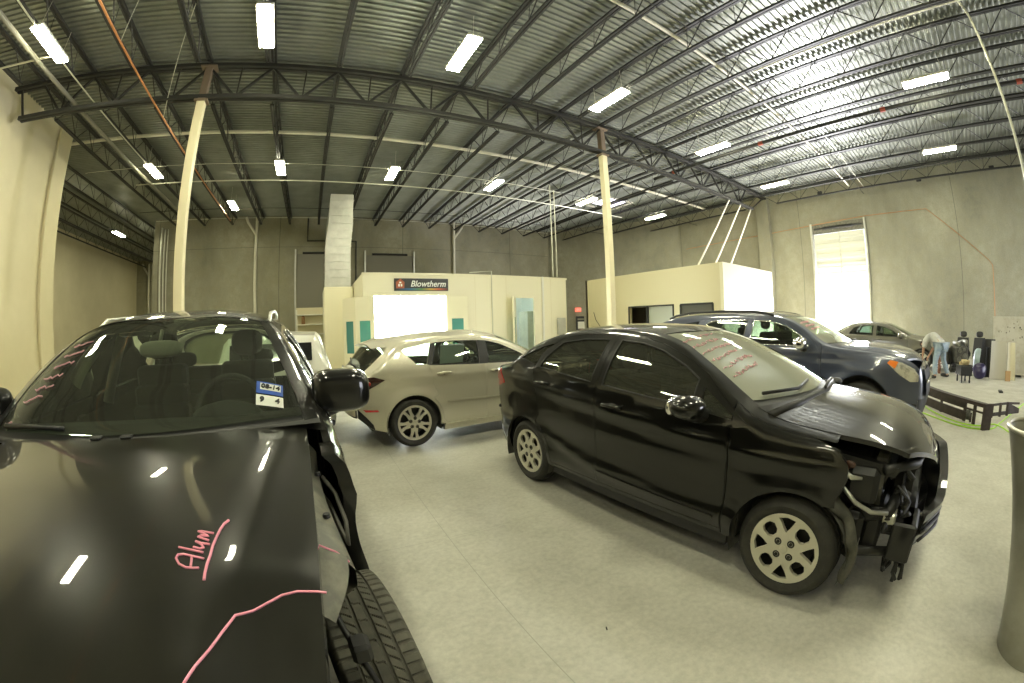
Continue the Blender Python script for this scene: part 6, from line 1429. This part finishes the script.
obj('tail_tip', MB().grid([[(.12 + .33 * u, .10 * math.sin((.12 + .33 * u) * 2.5), .05 + .19 * v * (1 - .6 * u)) for u in np.linspace(0, 1, 6)] for v in (0, 1)]), M['maroon'], b2, smooth=True)
tag(obj('screw_tray', MB().cbox(-.12, .12, -.05, .05, 0, .04, .01), M['black'], None, loc=(10.9, -1.45, 0)), 'tiny black tray alone on the floor in front of the leaning panels', 'tray')
# bright green air hose
def hose(pts, label, g='lime hose runs'):
    P_ = [Vector(p) for p in pts]; out = []
    for i in range(len(P_) - 1):
        p0, p1, p2, p3 = P_[max(i - 1, 0)], P_[i], P_[i + 1], P_[min(i + 2, len(P_) - 1)]
        for k in range(10):
            t = k / 10; out.append(.5 * ((2 * p1) + (-p0 + p2) * t + (2 * p0 - 5 * p1 + 4 * p2 - p3) * t * t + (-p0 + 3 * p1 - 3 * p2 + p3) * t ** 3))
    out.append(P_[-1]); return tag(obj('air_hose', MB().tube(out, .011, 8), M['lime'], None, smooth=True), label, 'hose', g)
z = .011
hose([(8.0, .55, z), (7.72, .32, z), (7.35, 0, z), (7.08, -.30, z), (6.98, -.6, z), (7.10, -.88, z), (7.6, -1.08, z), (8.6, -1.45, z), (10.2, -2.1, z), (11.5, -3.0, z)], 'lime green air hose curving across the floor, the outer loop of the two')
hose([(8.3, .35, .033), (7.9, .18, .03), (7.5, -.12, .012), (7.22, -.42, z), (7.12, -.70, .03), (7.3, -.95, .034), (7.0, -1.15, z), (6.6, -1.25, z), (6.0, -1.5, z)], 'lime green air hose, the inner loop with its end bending towards the grey drum')
# grey metal drum at the right edge, leaning
dr = thing('metal_tube_drum', 'dull grey open-topped metal drum at the lower right edge', 'drum', (2.24, -.875, 0), 0)
n_ = 48; rows = []
def dsec(h, r_): return [(.10 * h + r_ * math.cos(2 * math.pi * k / n_), .24 * h + r_ * math.sin(2 * math.pi * k / n_), h) for k in range(n_ + 1)]
for h, r_ in ((0, .20), (.3, .21), (.6, .225), (.9, .24), (1.03, .247), (1.045, .25), (1.05, .245), (1.03, .232), (.5, .205), (.02, .185)): rows.append(dsec(h, r_))
obj('drum_wall', MB().grid(rows), mat('drum_grey', (.32, .315, .27), .35, .4, noise=(4, (.24, .235, .19), .35, .65)), dr, smooth=True, angle=60)
obj('drum_rim', MB().tube(dsec(1.045, .243)[:-1], .012, 8, closed=True), M['alloy'], dr, smooth=True)
# floor debris
for x, y, s_, l in ((1.11, 1.13, .016, 'dark speck of debris on the floor in front of the black sedan, left of its front wheel'), (1.9, 3.2, .015, 'tiny dark chip on the floor beside the rear wheel of the black sedan')):
    tag(obj('floor_debris', MB().ellipsoid((0, 0, .004), (s_ * .25, s_, .004), 8, 6), M['black'], None, loc=(x, y, 0), rot=(0, 0, -.5)), l, 'debris')
